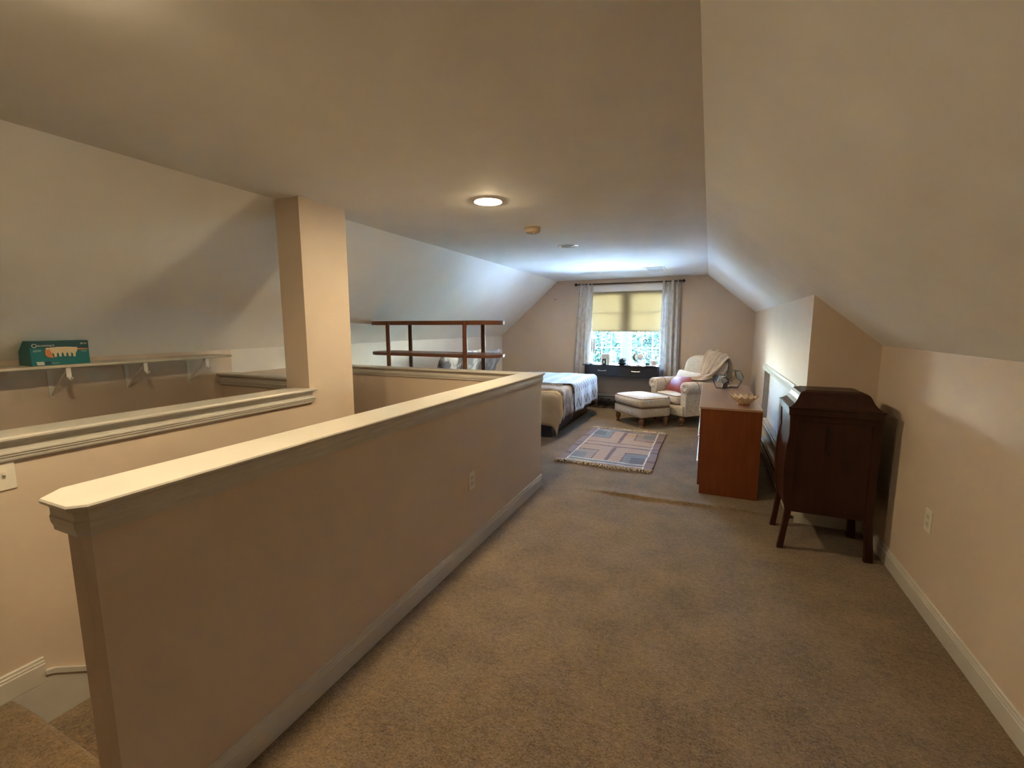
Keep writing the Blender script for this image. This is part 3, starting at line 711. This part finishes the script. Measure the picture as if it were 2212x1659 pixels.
for p in body.data.polygons:
    cx_ = sum(body.data.vertices[i].co.x for i in p.vertices) / 4 + rloc[0]; cy_ = sum(body.data.vertices[i].co.y for i in p.vertices) / 4 + rloc[1]
    u = (cx_ - RX0) / (RX1 - RX0); v = (cy_ - RY0 + .03 * u) / (RY1 - RY0); c = rug_col(u, v)
    for li in p.loop_indices: ca.data[li].color = (*c, 1)
s_ = body.modifiers.new('thick', 'SOLIDIFY'); s_.thickness = .008; s_.offset = -1
M_FRINGE = mat('cotton_fringe', (.58, .51, .43), .95)
for far in (0, 1):
    fm = MB(); nk = 62
    for k in range(nk + 8):
        u = k / nk - .06; x = RX0 + (RX1 - RX0) * u; y = (RY1 if far else RY0) - .03 * u + .008 * math.sin(u * 7)
        sgn = 1 if far else -1; ln = random.uniform(.045, .085)
        if 0 <= u <= 1:
            fm.tube([(x, y - sgn * .01, .013), (x + random.uniform(-.02, .02), y + sgn * ln * .5, .014 + random.uniform(0, .012)), (x + random.uniform(-.045, .045), y + sgn * ln, .008)], [.0045, .0055, .004], 5)
    fm.tube([(RX0 + (RX1 - RX0) * t + 0, (RY1 if far else RY0) - .03 * t + .008 * math.sin(t * 7), .014) for t in lin(-.02, 1.02, 30)], .006, 6)
    f_ = obj('fringe', rel(fm, rloc), M_FRINGE, rug, smooth=True); f_['kind'] = 'stuff'

# ------------------------------------------------------------------ dresser
M_DRW = mat('red_brown_laminate', (.145, .036, .008), .45, (.17, .045, .011), 6, stretch=(6, 6, .7), spec=.35, bump=.01, bscale=50)
M_DRT = mat('dresser_top_painted_sheen', (.33, .19, .125), .28, (.38, .225, .15), 10, stretch=(8, 1, 1), coat=.5)  # top paler than the sides: window reflection put into the wood colour
dr = thing('dresser', 'red brown laminate dresser standing against the knee wall', 'dresser', (.20, 5.08, 0))
DX0, DX1, DY0, DY1 = -.235, .247, -.88, .88
obj('carcass', MB().box(DX0 + .02, DX1, DY0, DY1, .0, .772), M_DRW, dr, bevel=.002)
obj('top', MB().box(DX0 - .008, DX1, DY0 - .003, DY1 + .003, .772, .79), M_DRT, dr, bevel=.002)
for r in range(3):
    for c in range(2):
        y0_ = DY0 + .01 + c * .875; z0_ = .075 + r * .232
        d_ = obj('drawer', MB().box(DX0, DX0 + .02, y0_ + .002, y0_ + .863, z0_, z0_ + .226), M_DRW, dr, bevel=.002)
        obj('pull', MB().box(DX0 - .012, DX0, y0_ + .004, y0_ + .861, z0_ + .209, z0_ + .222), mat('pale_edge_pull', (.58, .52, .46), .4), d_, bevel=.002)
obj('plinth', MB().box(DX0 + .0195, DX0 + .03, DY0 + .01, DY1 - .01, .0, .07), M_DRW, dr)

# glass terrarium (two fused faceted globes)
M_LEAD = mat('dark_solder', (.03, .028, .025), .35, metal=.6)
M_TGLASS = glass_mat('terrarium_glass', (.985, .99, .99), .03, .03)
te = thing('glass_terrarium', 'faceted glass terrarium with dark soldered edges on the dresser', 'terrarium', (.225, 5.62, .79))
PHI = (1 + 5 ** .5) / 2
def dodeca():
    v = [(a, b, c) for a in (-1, 1) for b in (-1, 1) for c in (-1, 1)]
    for a in (-1, 1):
        for b in (-1, 1): v += [(0, a / PHI, b * PHI), (a / PHI, b * PHI, 0), (a * PHI, 0, b / PHI)]
    v = [Vector(p) / 3 ** .5 for p in v]
    nrm = []
    for a in (-1, 1):
        for b in (-1, 1): nrm += [Vector((0, a * PHI, b)), Vector((a * PHI, b, 0)), Vector((a, 0, b * PHI))]
    fs = []
    for n_ in nrm:
        n_ = n_.normalized(); idx = sorted(range(20), key=lambda i: -v[i].dot(n_))[:5]
        x = (v[idx[0]] - n_ * v[idx[0]].dot(n_)).normalized(); y = n_.cross(x)
        idx.sort(key=lambda i: math.atan2(v[i].dot(y), v[i].dot(x))); fs.append(idx)
    return v, fs
dv, df = dodeca()
down = (sum((dv[i] for i in df[0]), Vector()) / 5).normalized()
def globe(R, c, spin, open_face):
    q = down.rotation_difference(Vector((0, 0, -1))).to_matrix(); q = Matrix.Rotation(spin, 3, 'Z') @ q
    P = [q @ (p * R) + Vector(c) for p in dv]
    zmin = min(p.z for p in P); P = [p - Vector((0, 0, zmin - .003)) for p in P]
    ed = set()
    for k, f in enumerate(df):
        for i in range(5): ed.add(tuple(sorted((f[i], f[(i + 1) % 5]))))
        if k == open_face: continue
        ctr = sum((P[i] for i in f), Vector()) / 5; gc = sum(P, Vector()) / 20; nn = (ctr - gc).normalized() * .0015
        q5 = [tuple(P[i]) for i in f]; qi = [tuple(P[i] - nn) for i in f]
        obj('pane', MB().loft([qi, q5]), M_TGLASS, te)
    for a, b in ed: obj('edge_strip', MB().tube([tuple(P[a]), tuple(P[b])], .0026, 6), M_LEAD, te)
globe(.120, (.045, .075, 0), .3, 5)
globe(.090, (-.075, -.045, 0), .9, 7)

# capiz shell bowl
M_CAPIZ = mat('capiz_shell', (.62, .52, .38), .25, (.78, .70, .56), 20, trans=((.8, .62, .38), .35))
bo = thing('shell_bowl', 'flower shaped capiz shell bowl near the front of the dresser', 'bowl', (.315, 4.45, .79))
M_GOLD = mat('brass_edge', (.42, .26, .10), .35, metal=.7)
obj('base_ring', MB().lathe([(.045, 0), (.052, .003), (.050, .022), (.044, .022)], n=24, cap=True), mat('amber_resin', (.30, .12, .035), .3), bo, smooth=True)
for ring, (r0, z0_, r1, z1_, n_, off) in enumerate(((.046, .012, .082, .048, 14, 0), (.064, .030, .100, .066, 14, .5), (.082, .046, .120, .088, 14, 0))):
    for k in range(n_):
        a = 2 * PI * (k + off) / n_; wd = PI / n_ * .92
        def pt(r, z, da): return (r * math.cos(a + da), r * math.sin(a + da), z)
        rm, zm = (r0 + r1) / 2, (z0_ + z1_) / 2
        q4 = [pt(r0, z0_, 0), pt(rm, zm, wd), pt(r1, z1_, 0), pt(rm, zm, -wd)]
        q4b = [(x * .985, y * .985, z + .0012) for x, y, z in q4]
        t_ = obj('shell_tile', MB().loft([q4b, q4]), M_CAPIZ, bo)
        obj('tile_rim', MB().tube(q4, .0011, 4, True), M_GOLD, t_)

# ------------------------------------------------------------------ phonograph cabinet
M_MAHOG = mat('dark_mahogany', (.024, .0065, .003), .38, (.040, .010, .004), 5, stretch=(5, 5, .8), bump=.02, bscale=30, spec=.35)
ph = thing('phonograph_cabinet', 'dark mahogany phonograph cabinet on tall legs with a domed lid', 'cabinet', (.755, 3.545, 0))
L_ = ph.location
VX0, VX1, VY0, VY1 = .503, 1.003, 3.333, 3.757
front = [(.508, .93), (.512, .85), (.514, .79), (.508, .74), (.500, .687), (.4965, .60), (.496, .544), (.498, .46), (.503, .401), (.512, .33), (.522, .275)]
obj('front_panel', rel(MB().prism([(x + .006, z) for x, z in front] + [(.55, .275), (.55, .93)], 1, VY0 + .03, VY1 - .03), L_), M_MAHOG, ph, smooth=True)
obj('body', rel(MB().box(.545, VX1 - .02, VY0 + .012, VY1 - .012, .27, .93), L_), M_MAHOG, ph, bevel=.004)
obj('side_rail', rel(MB().box(.54, VX1 - .04, VY0 + .006, VY0 + .012, .885, .93), L_), M_MAHOG, ph, bevel=.002)
obj('side_rail', rel(MB().box(.54, VX1 - .04, VY0 + .007, VY0 + .012, .27, .30), L_), M_MAHOG, ph, bevel=.002)
def front_post(y0, y1):
    out = front + [(.517, .20), (.512, .155), (.505, .09), (.496, .03), (.492, 0)]
    inn = [(.528, 0), (.534, .04), (.540, .10), (.548, .18), (.560, .26), (.560, .93)]
    return MB().prism(out + inn, 1, y0, y1)
def back_post(y0, y1):
    return MB().prism([(.955, .93), (.957, .27), (.966, .18), (.972, .10), (.975, .03), (.972, 0), (1.022, 0), (1.020, .06), (1.008, .18), (1.0, .27), (1.0, .93)], 1, y0, y1)
for y0_, y1_ in ((VY0 + .004, VY0 + .040), (VY1 - .040, VY1 - .004)):
    obj('leg', rel(front_post(y0_, y1_), L_), M_MAHOG, ph, bevel=.005)
    obj('leg', rel(back_post(y0_, y1_), L_), M_MAHOG, ph, bevel=.005)
R4 = [(VX0, VY0), (VX1, VY0), (VX1, VY1), (VX0, VY1)]
def rings(P, lv): return [[(*p, z) for p in offset_poly(P, -o)] for o, z in lv]
lid_ = MB().loft(rings(R4, [(.004, .918), (.0, .925), (-.002, .962), (-.006, .966), (-.006, .974), (.002, .976)]))
obj('lid_rim', rel(lid_, L_), M_MAHOG, ph, bevel=.001)
lid2 = MB().loft(rings(R4, [(.003, .975), (.016, .983), (.032, .998), (.046, 1.020), (.056, 1.045), (.066, 1.062), (.080, 1.071), (.092, 1.074), (.098, 1.078), (.11, 1.079)]))
obj('lid', rel(lid2, L_), M_MAHOG, ph)
ck = MB().lathe([(.012, .0), (.012, -.02), (.008, -.03)], c=(.728, VY0 + .010, .845), n=12, axis='y')
ck.tube([(.728, VY0 - .012, .845), (.729, VY0 - .014, .77), (.729, VY0 - .014, .695)], .006, 8).tube([(.729, VY0 - .014, .695), (.729, VY0 - .04, .692)], .009, 8)
obj('crank', rel(ck, L_), mat('dark_iron', (.03, .022, .018), .4, metal=.5), ph, smooth=True)

# ------------------------------------------------------------------ armchair and ottoman
M_FLORAL = mat('cream_floral_cloth', (.62, .57, .49), .9, (.27, .27, .28), 55, 2.5, ramp=(.56, .70), bump=.05, bscale=300)
M_PIPE = mat('brown_piping', (.20, .12, .075), .8)
M_LEGW = mat('turned_oak', (.16, .075, .035), .35, (.23, .115, .055), 20)
def turned_leg(h):
    return MB().lathe([(.036, h + .01), (.036, h - .005), (.028, h - .018), (.037, h - .035), (.041, h - .055), (.036, h - .08), (.022, h - .105), (.020, h - .112), (.032, .022), (.032, .012), (.025, 0)] if h > .13 else [(.028, h), (.022, h * .9), (.033, h * .6), (.02, h * .3), (.026, h * .15), (.02, 0)], n=16)
ANG = math.radians(-44)
ott = thing('ottoman', 'cream floral ottoman on turned wooden legs in front of the armchair', 'ottoman', (-.900, 7.00, 0), ANG)
for sx in (-1, 1):
    for sy in (-1, 1):
        lg = obj('leg', turned_leg(.15), M_LEGW, ott, smooth=True); lg.location = (sx * .285, sy * .222, 0)
def taper(p): return p
obj('base', MB().rbox(.335, .270, .075, .03, c=(0, 0, .222), n=8, puffside=.012), M_FLORAL, ott, smooth=True)
cu = obj('cushion', MB().rbox(.345, .278, .075, .055, c=(0, 0, .368), n=12, puff=.030, puffside=.02), M_FLORAL, ott, smooth=True)
def rrect(hx, hy, r, z, ps, n=6, N=14):
    pts = []
    for cx_, cy_, a0 in ((hx - r, hy - r, 0), (-hx + r, hy - r, PI / 2), (-hx + r, -hy + r, PI), (hx - r, -hy + r, 1.5 * PI)):
        for i in range(n + 1):
            a = a0 + PI / 2 * i / n; pts.append((cx_ + r * math.cos(a), cy_ + r * math.sin(a)))
    res = []
    for i in range(len(pts)):   # densify and bow the sides
        p, q = pts[i], pts[(i + 1) % len(pts)]
        k = max(1, int(math.hypot(q[0] - p[0], q[1] - p[1]) / .04))
        for j in range(k):
            x = p[0] + (q[0] - p[0]) * j / k; y = p[1] + (q[1] - p[1]) * j / k
            u, v = x / hx, y / hy
            res.append((x + ps * max(0, 1 - v * v) * u, y + ps * max(0, 1 - u * u) * v, z))
    return res
obj('piping', MB().tube(rrect(.331, .264, .05, .432, .016), .0055, 6, True), M_PIPE, cu, smooth=True)
obj('piping', MB().tube(rrect(.333, .266, .05, .298, .012), .005, 6, True), M_PIPE, cu, smooth=True)

arm = thing('armchair', 'cream floral rolled arm armchair in the corner beside the window', 'armchair', (-.275, 7.475, 0), ANG)
for sx in (-1, 1):
    lg = obj('leg', turned_leg(.15), M_LEGW, arm, smooth=True); lg.location = (sx * .300, -.365, 0)
    obj('leg', MB().prism([(.33, 0), (.36, 0), (.35, .16), (.29, .16)], 0, sx * .30 - .02, sx * .30 + .02), M_LEGW, arm)
obj('seat_base', MB().rbox(.365, .40, .085, .025, c=(0, -.02, .235), n=6), M_FLORAL, arm, smooth=True)
sc_ = obj('seat_cushion', MB().rbox(.265, .34, .075, .055, c=(0, -.095, .385), n=12, puff=.028, puffside=.012), M_FLORAL, arm, smooth=True)
def off(pts, dx, dy): return [(p[0] + dx, p[1] + dy, p[2]) for p in pts]
obj('piping', MB().tube(off(rrect(.251, .326, .05, .448, .010), 0, -.095), .0055, 6, True), M_PIPE, sc_, smooth=True)
def arm_prof():
    P = [(-.055, .155), (.060, .155), (.062, .50)]
    for i in range(15):
        a = -PI * .22 + (PI * 1.30) * i / 14; P.append((.020 + .095 * math.cos(a), .585 + .085 * math.sin(a)))
    P += [(-.058, .50)]
    return P
for sx in (-1, 1):
    pr_ = [(sx * (.33 + x), z) for x, z in arm_prof()]
    a_ = obj('arm', MB().prism(pr_, 1, -.385, .36), M_FLORAL, arm, smooth=True, bevel=.012, seg=3)
    scr = MB().lathe([(.080, 0), (.078, -.012), (.055, -.022), (.020, -.014), (.008, -.006), (0, -.005)], c=(sx * .352, -.384, .583), n=24, axis='y', cap=False)
    for k in range(12):
        t = 2 * PI * k / 12
        scr.tube([(sx * .352 + .012 * math.cos(t), -.392, .583 + .012 * math.sin(t)), (sx * .352 + .05 * math.cos(t), -.408, .583 + .05 * math.sin(t)), (sx * .352 + .074 * math.cos(t), -.398, .583 + .074 * math.sin(t))], [.004, .008, .003], 6)
    obj('scroll_front', scr, M_FLORAL, a_, smooth=True)
    obj('piping', MB().tube([(sx * (.33 + .020 + .093 * math.cos(a)), -.20, .585 + .088 * math.sin(a)) for a in lin(-PI * .1, PI * 1.0, 14)], .005, 6), M_PIPE, a_, smooth=True)
def backshape(p):
    x, y, z = p
    y2 = y + .27 * max(0, z - .40) - .03 * math.cos(x / .40 * PI / 2)
    t = max(0.0, (z - .86) / .16); x2 = x * (1 - .10 * t * t)
    z2 = z - .035 * (abs(x) / .36) ** 4 * t
    return (x2, y2, z2)
obj('backrest', MB().rbox(.395, .085, .39, .08, c=(0, .235, .635), n=14, fn=backshape), M_FLORAL, arm, smooth=True)
obj('back_frame', MB().rbox(.33, .05, .33, .03, c=(0, .345, .50), n=8, fn=backshape), M_FLORAL, arm, smooth=True)
def local_to_world(t, p):
    c, s = math.cos(t.rotation_euler.z), math.sin(t.rotation_euler.z)
    return (t.location.x + p[0] * c - p[1] * s, t.location.y + p[0] * s + p[1] * c, t.location.z + p[2])
M_RED = mat('red_velvet', (.20, .030, .028), .6, (.27, .048, .045), 9, sheen=.15)
M_WPIL = mat('white_linen', (.62, .62, .60), .85, (.70, .70, .68), 20)
pillow('cushion', 'dusty red velvet lumbar cushion lying on the armchair seat', M_RED, local_to_world(arm, (-.03, -.135, .575)), (.52, .34, .13), (math.radians(50), math.radians(-5), ANG - .12), 'armchair cushions', 'cushion')
pillow('cushion', 'white cushion tucked behind the red one on the armchair', M_WPIL, local_to_world(arm, (-.06, .02, .615)), (.50, .36, .10), (math.radians(66), math.radians(3), ANG), 'armchair cushions', 'cushion')

# throw over the near corner of the backrest, tail spilling onto the arm
M_THROW = mat('beige_fleece', (.46, .37, .28), .95, (.58, .49, .39), 8, sheen=.5, bump=.06, bscale=60)
def sm(a, b, t): t = max(0, min(1, (t - a) / (b - a))); return t * t * (3 - 2 * t)
def cat_rom(P, t):
    n = len(P) - 1; t = max(0, min(.99999, t)) * n; i = int(t); f = t - i
    p0, p1, p2, p3 = [Vector(P[max(0, min(n, i + k))]) for k in (-1, 0, 1, 2)]
    return .5 * ((2 * p1) + (p2 - p0) * f + (2 * p0 - 5 * p1 + 4 * p2 - p3) * f * f + (3 * p1 - p0 - 3 * p2 + p3) * f ** 3)
A_ = [(.02, .50, .72), (.03, .47, .98), (.04, .40, 1.07), (.05, .30, 1.03), (.10, .20, .86), (.16, .12, .70), (.20, .05, .60)]       # inner edge
B_ = [(.46, .44, .62), (.44, .44, .86), (.42, .40, .99), (.44, .30, .97), (.46, .18, .88), (.42, .08, .76), (.36, .0, .695)]        # outer edge
def thr(u, v):
    a = cat_rom(A_, u); b = cat_rom(B_, u); p = a.lerp(b, v)
    k = math.sin(v * PI)
    f = .022 * math.sin(v * 15 + 1.5 * math.sin(u * 3)) * (.5 + u * .9) + .012 * math.sin(v * 31 + u * 4)
    n_ = Vector((.15, -.85, .45)) if u > .45 else Vector((0, .2, 1))
    p += n_.normalized() * (f + .03 * k * sm(.2, .45, u) + .012)
    p.z += .025 * k * math.exp(-((u - .36) / .15) ** 2)
    return tuple(p)
C_ = [(.18, .11, .74), (.16, .08, .70), (.13, .05, .67), (.09, .03, .66), (.04, .03, .66)]
D_ = [(.42, .06, .745), (.40, -.03, .715), (.37, -.11, .695), (.33, -.17, .690), (.30, -.20, .685)]
def thr2(u, v):
    p = cat_rom(C_, u).lerp(cat_rom(D_, u), v)
    p += Vector((-.1, -.3, .95)).normalized() * (.018 * math.sin(v * 17 + u * 3) + .01 * math.sin(v * 29) + .030 * math.sin(v * PI) + .006)
    return tuple(p)
tm = MB().grid(thr, 44, 60).grid(thr2, 34, 44)
th = obj('throw_blanket', tm, M_THROW, None, smooth=True, auto=None); th.location = arm.location; th.rotation_euler = arm.rotation_euler
tag(th, 'beige fleece throw draped over one corner of the armchair back', 'throw')
s_ = th.modifiers.new('thick', 'SOLIDIFY'); s_.thickness = .010; s_.offset = 0

# ------------------------------------------------------------------ console table under the window
M_BLKW = mat('black_painted_wood', (.010, .010, .012), .30, (.016, .016, .018), 15, coat=.2)
M_TTOP = mat('black_gloss_top', (.020, .022, .026), .12)
TX0, TX1, TY0, TY1 = -2.06, -.785, 7.96, 8.27
ct = thing('console_table', 'narrow black console table with two drawers under the window', 'console table', ((TX0 + TX1) / 2, (TY0 + TY1) / 2, 0)); L_ = ct.location
obj('table_top', rel(MB().box(TX0 - .03, TX1 + .03, TY0 - .03, TY1 + .02, .785, .803), L_), M_TTOP, ct, bevel=.004)
obj('apron', rel(MB().box(TX0 + .01, TX1 - .01, TY0 + .012, TY1 - .01, .592, .785), L_), M_BLKW, ct)
for x0, x1 in ((TX0 + .05, -1.43), (-1.415, TX1 - .05)):
    d_ = obj('drawer', rel(MB().box(x0, x1, TY0, TY0 + .014, .607, .775), L_), M_BLKW, ct, bevel=.003)
    xc = (x0 + x1) / 2 - .02
    obj('handle', rel(MB().tube([(xc - .068, TY0, .70), (xc - .062, TY0 - .022, .70), (xc - .03, TY0 - .026, .695), (xc + .03, TY0 - .026, .695), (xc + .062, TY0 - .022, .70), (xc + .068, TY0, .70)], [.010, .008, .006, .006, .008, .010], 8), L_), mat('pewter', (.50, .50, .48), .3, metal=.9), d_, smooth=True)
for x in (TX0, TX1 - .05):
    for y in (TY0, TY1 - .05): obj('leg', rel(MB().box(x, x + .05, y, y + .05, 0, .785), L_), M_BLKW, ct, bevel=.004)
obj('rail', rel(MB().box(TX0 + .05, TX1 - .05, TY0 + .008, TY0 + .035, .085, .145), L_), M_BLKW, ct, bevel=.003)
obj('rail', rel(MB().box(TX0 + .05, TX1 - .05, TY1 - .035, TY1 - .008, .085, .145), L_), M_BLKW, ct, bevel=.003)
for k in range(9):
    x = TX0 + .06 + k * .128; obj('slat', rel(MB().box(x, x + .105, TY0 + .03, TY1 - .03, .140, .152), L_), M_BLKW, ct, bevel=.002)
TZ = .803
# candle holder
ch = thing('candle_holder', 'metal candle holder with two dark tapers at the left end of the console', 'candle holder', (-1.935, 8.06, TZ))
obj('base', MB().lathe([(.060, 0), (.060, .005), (.050, .009), (.012, .012), (0, .012)], n=24, cap=False), M_BLACK, ch, smooth=True)
for dx, h in ((-.018, .26), (.020, .235)):
    st = obj('stem', MB().lathe([(.006, .008), (.005, .05), (.005, h - .05), (.012, h - .03), (.017, h - .01), (.013, h + .004)], c=(dx, 0, 0), n=12), mat('pale_metal', (.45, .46, .48), .3, metal=.8), ch, smooth=True)
    obj('taper_candle', MB().lathe([(.012, h), (.011, h + .1), (.008, h + .215), (.002, h + .228)], c=(dx, 0, 0), n=12), mat('dark_blue_wax', (.03, .045, .075), .45), ch, smooth=True)
vo = thing('votive_jar', 'dark glass votive jar on the console between candles and plant', 'jar', (-1.715, 8.04, TZ))
obj('glass', MB().lathe([(.034, 0), (.040, .004), (.043, .05), (.043, .098), (.040, .098), (.039, .052), (.034, .010), (0, .010)], n=20, cap=False), mat('smoked_glass', (.05, .05, .06), .2), vo, smooth=True)
obj('wax', MB().lathe([(.037, .010), (.038, .070), (0, .072)], n=16, cap=False), M_WPIL, vo, smooth=True)
obj('label', MB().box(-.014, .014, -.0445, -.0425, .025, .07), M_INKW, vo)
pf = thing('framed_picture', 'small white standing picture frame behind the votive jar', 'picture frame', (-1.73, 8.18, TZ))
obj('moulding', MB().box(-.075, .075, -.008, .008, 0, .018).box(-.075, .075, -.008, .008, .165, .183).box(-.075, -.057, -.008, .008, .018, .165).box(.057, .075, -.008, .008, .018, .165), M_WIN, pf, bevel=.003)
obj('picture', MB().box(-.058, .058, -.003, .003, .017, .166), mat('faded_print', (.62, .66, .66), .5, (.40, .48, .50), 14), pf)
su = thing('succulent_plant', 'dark spiky succulent in a low black bowl at the middle of the console', 'plant', (-1.405, 8.05, TZ))
obj('bowl', MB().lathe([(.040, 0), (.075, .012), (.088, .035), (.084, .036), (.070, .016), (0, .012)], n=20, cap=False), mat('black_ceramic', (.02, .02, .02), .25), su, smooth=True)
M_SUC = mat('dark_leaf', (.022, .040, .030), .45, (.06, .09, .07), 12)
for k in range(34):
    a = k * 2.39996; tl = .12 + .75 * (k / 34) ; r0 = .012; ln = .075 + .055 * (k / 34)
    d = Vector((math.cos(a) * math.sin(tl * 1.5), math.sin(a) * math.sin(tl * 1.5), math.cos(tl * 1.5) + .12)).normalized()
    b0 = Vector((math.cos(a) * r0, math.sin(a) * r0, .028)); sd_ = Vector((-math.sin(a), math.cos(a), 0)); up_ = sd_.cross(d)
    pts = []
    for t, wd in ((0, .008), (.45, .013), (.8, .008), (1, .0012)):
        c = b0 + d * ln * t + Vector((0, 0, .012 * t * t))
        pts.append([tuple(c + sd_ * wd), tuple(c - up_ * wd * .4), tuple(c - sd_ * wd), tuple(c + up_ * wd * .25)])
    obj('leaf', MB().loft(pts), M_SUC, su, smooth=True)
so = thing('moon_sculpture', 'white globe cradled by a grey crescent on a small stand on the console', 'ornament', (-1.115, 8.07, TZ))
obj('base', MB().lathe([(.045, 0), (.045, .012), (.012, .02), (.010, .06), (.016, .068)], n=20), M_WIN, so, smooth=True)
cr = MB().tube([(-.012 + .072 * math.cos(a), 0, .145 + .072 * math.sin(a)) for a in lin(PI * .62, PI * 1.55, 14)], [.004 + .022 * math.sin(PI * i / 14) for i in range(15)], 10)
obj('crescent', cr, mat('grey_stone', (.22, .21, .20), .6), so, smooth=True)
obj('globe', MB().lathe([(.062 * math.sin(PI * i / 12), .150 - .062 * math.cos(PI * i / 12)) for i in range(13)], c=(.022, 0, 0), n=20, cap=False), M_WIN, so, smooth=True)
td = thing('teardrop_terrarium', 'clear teardrop glass ornament on the console', 'ornament', (-.965, 8.06, TZ))
prof = [(.0, .003), (.040, .006), (.060, .030), (.066, .060), (.058, .100), (.036, .150), (.016, .195), (.004, .225)]
obj('glass', MB().lathe(prof, n=20, cap=False), M_TGLASS, td, smooth=True)
obj('rim_wire', MB().tube([(r, 0, z) for r, z in prof] + [(-r, 0, z) for r, z in prof[::-1]][1:-1], .005, 6, True), M_WIN, td, smooth=True)
obj('moss', MB().lathe([(.030, .008), (.036, .030), (.026, .052), (0, .060)], n=12, cap=False), mat('moss', (.05, .13, .10), .9, (.10, .22, .17), 60), td, smooth=True)
ck_ = thing('desk_clock', 'small white clock at the right end of the console', 'clock', (-.855, 8.07, TZ))
obj('body', MB().rbox(.042, .022, .048, .018, c=(0, 0, .050), n=6), M_WIN, ck_, smooth=True)
obj('face', MB().lathe([(.030, -.0215), (.030, -.0235), (0, -.0235)], c=(0, 0, .052), n=20, axis='y', cap=False), M_WHITE, ck_)
obj('hand', MB().box(-.002, .018, -.0250, -.0236, .050, .053).box(-.002, .001, -.0250, -.0236, .050, .070), M_BLACK, ck_)
tr = thing('trinket_tray', 'thin flat tray in front of the clock on the console', 'tray', (-.91, 7.975, TZ))
obj('plate', MB().lathe([(0, .003), (.05, .002), (.062, .010), (.064, .010), (.052, 0), (0, 0)], n=24, cap=False), M_WIN, tr, smooth=True)

# ------------------------------------------------------------------ outside: ground and trees
GZ = -3.3
tag(obj('ground', MB().box(-60, 60, YF + .2, 120, GZ - .2, GZ), mat('dry_lawn', (.13, .15, .12), .95, (.18, .20, .16), 2.0, bump=.1, bscale=10)), 'dry lawn beyond the added bounce slab outside', 'ground', kind='structure')
tag(obj('bounce_slab', MB().box(-16, 14, YF + .2, 21, GZ, GZ + .04), mat('bounce_slab_pale', (.37, .38, .39), .9, (.43, .44, .45), 2.0)), 'unseen pale slab added outside to bounce daylight up through the window', 'bounce_slab', kind='structure')  # out of view, added as a pale reflector to throw daylight onto the ceiling
M_LEAF = mat('tree_leaf', (.0030, .0070, .0055), .6, (.0065, .0135, .0098), 3, spec=.05, trans=((.007, .016, .0115), .35))
M_BARK = mat('tree_bark', (.05, .04, .035), .9)
def tree(label, x, y, zc, r, nleaf, seed):
    rd = random.Random(seed)
    t = thing('tree', label, 'tree', (x, y, GZ), group='trees outside the gable window')
    tk = MB().tube([(0, 0, 0), (.1, .05, 2.2), (-.05, .1, zc - GZ)], [.22, .16, .07], 8)
    obj('trunk', tk, M_BARK, t, smooth=True)
    v = []; f = []
    for k in range(8):
        a = rd.uniform(0, 2 * PI); e = rd.uniform(-.3, .9); L1 = r * rd.uniform(.6, .95)
        st = Vector((0, 0, zc - GZ - r * rd.uniform(0, .8)))
        en = st + Vector((math.cos(a) * math.cos(e), math.sin(a) * math.cos(e), math.sin(e))) * L1
        obj('branch', MB().tube([tuple(st), tuple(st.lerp(en, .5) + Vector((0, 0, -.1))), tuple(en)], [.05, .035, .012], 6), M_BARK, t, smooth=True)
    for k in range(nleaf):
        while True:
            p = Vector((rd.uniform(-1, 1), rd.uniform(-1, 1), rd.uniform(-1, 1)))
            if .25 < p.length < 1: break
        lump = 1 + .22 * math.sin(p.x * 7 + seed) * math.sin(p.y * 6) * math.sin(p.z * 8)
        c = Vector((p.x * r * lump, p.y * r * lump, p.z * r * 1.1 * lump + zc - GZ))
        s = rd.uniform(.05, .11); ax = Vector((rd.uniform(-1, 1), rd.uniform(-1, 1), rd.uniform(-.6, .6))).normalized(); ay = ax.cross(Vector((rd.uniform(-1, 1), rd.uniform(-1, 1), rd.uniform(-1, 1)))).normalized()
        o = len(v); v += [tuple(c - ax * s), tuple(c + ay * s * .5), tuple(c + ax * s), tuple(c - ay * s * .5)]; f.append((o, o + 1, o + 2, o + 3))
    me = bpy.data.meshes.new('foliage'); me.from_pydata(v, [], f); me.materials.append(M_LEAF)
    fo = bpy.data.objects.new('foliage', me); COL.objects.link(fo); fo.parent = t; fo['kind'] = 'stuff'
tree('leafy tree close outside behind the left half of the window', -4.1, 16.0, -.1, 1.8, 9000, 3)
tree('leafy tree close outside behind the right half of the window', -1.4, 19.5, -.2, 2.1, 9000, 5)
tree('leafy tree farther off behind the two nearer ones', -4.6, 26.0, .4, 2.9, 9000, 9)
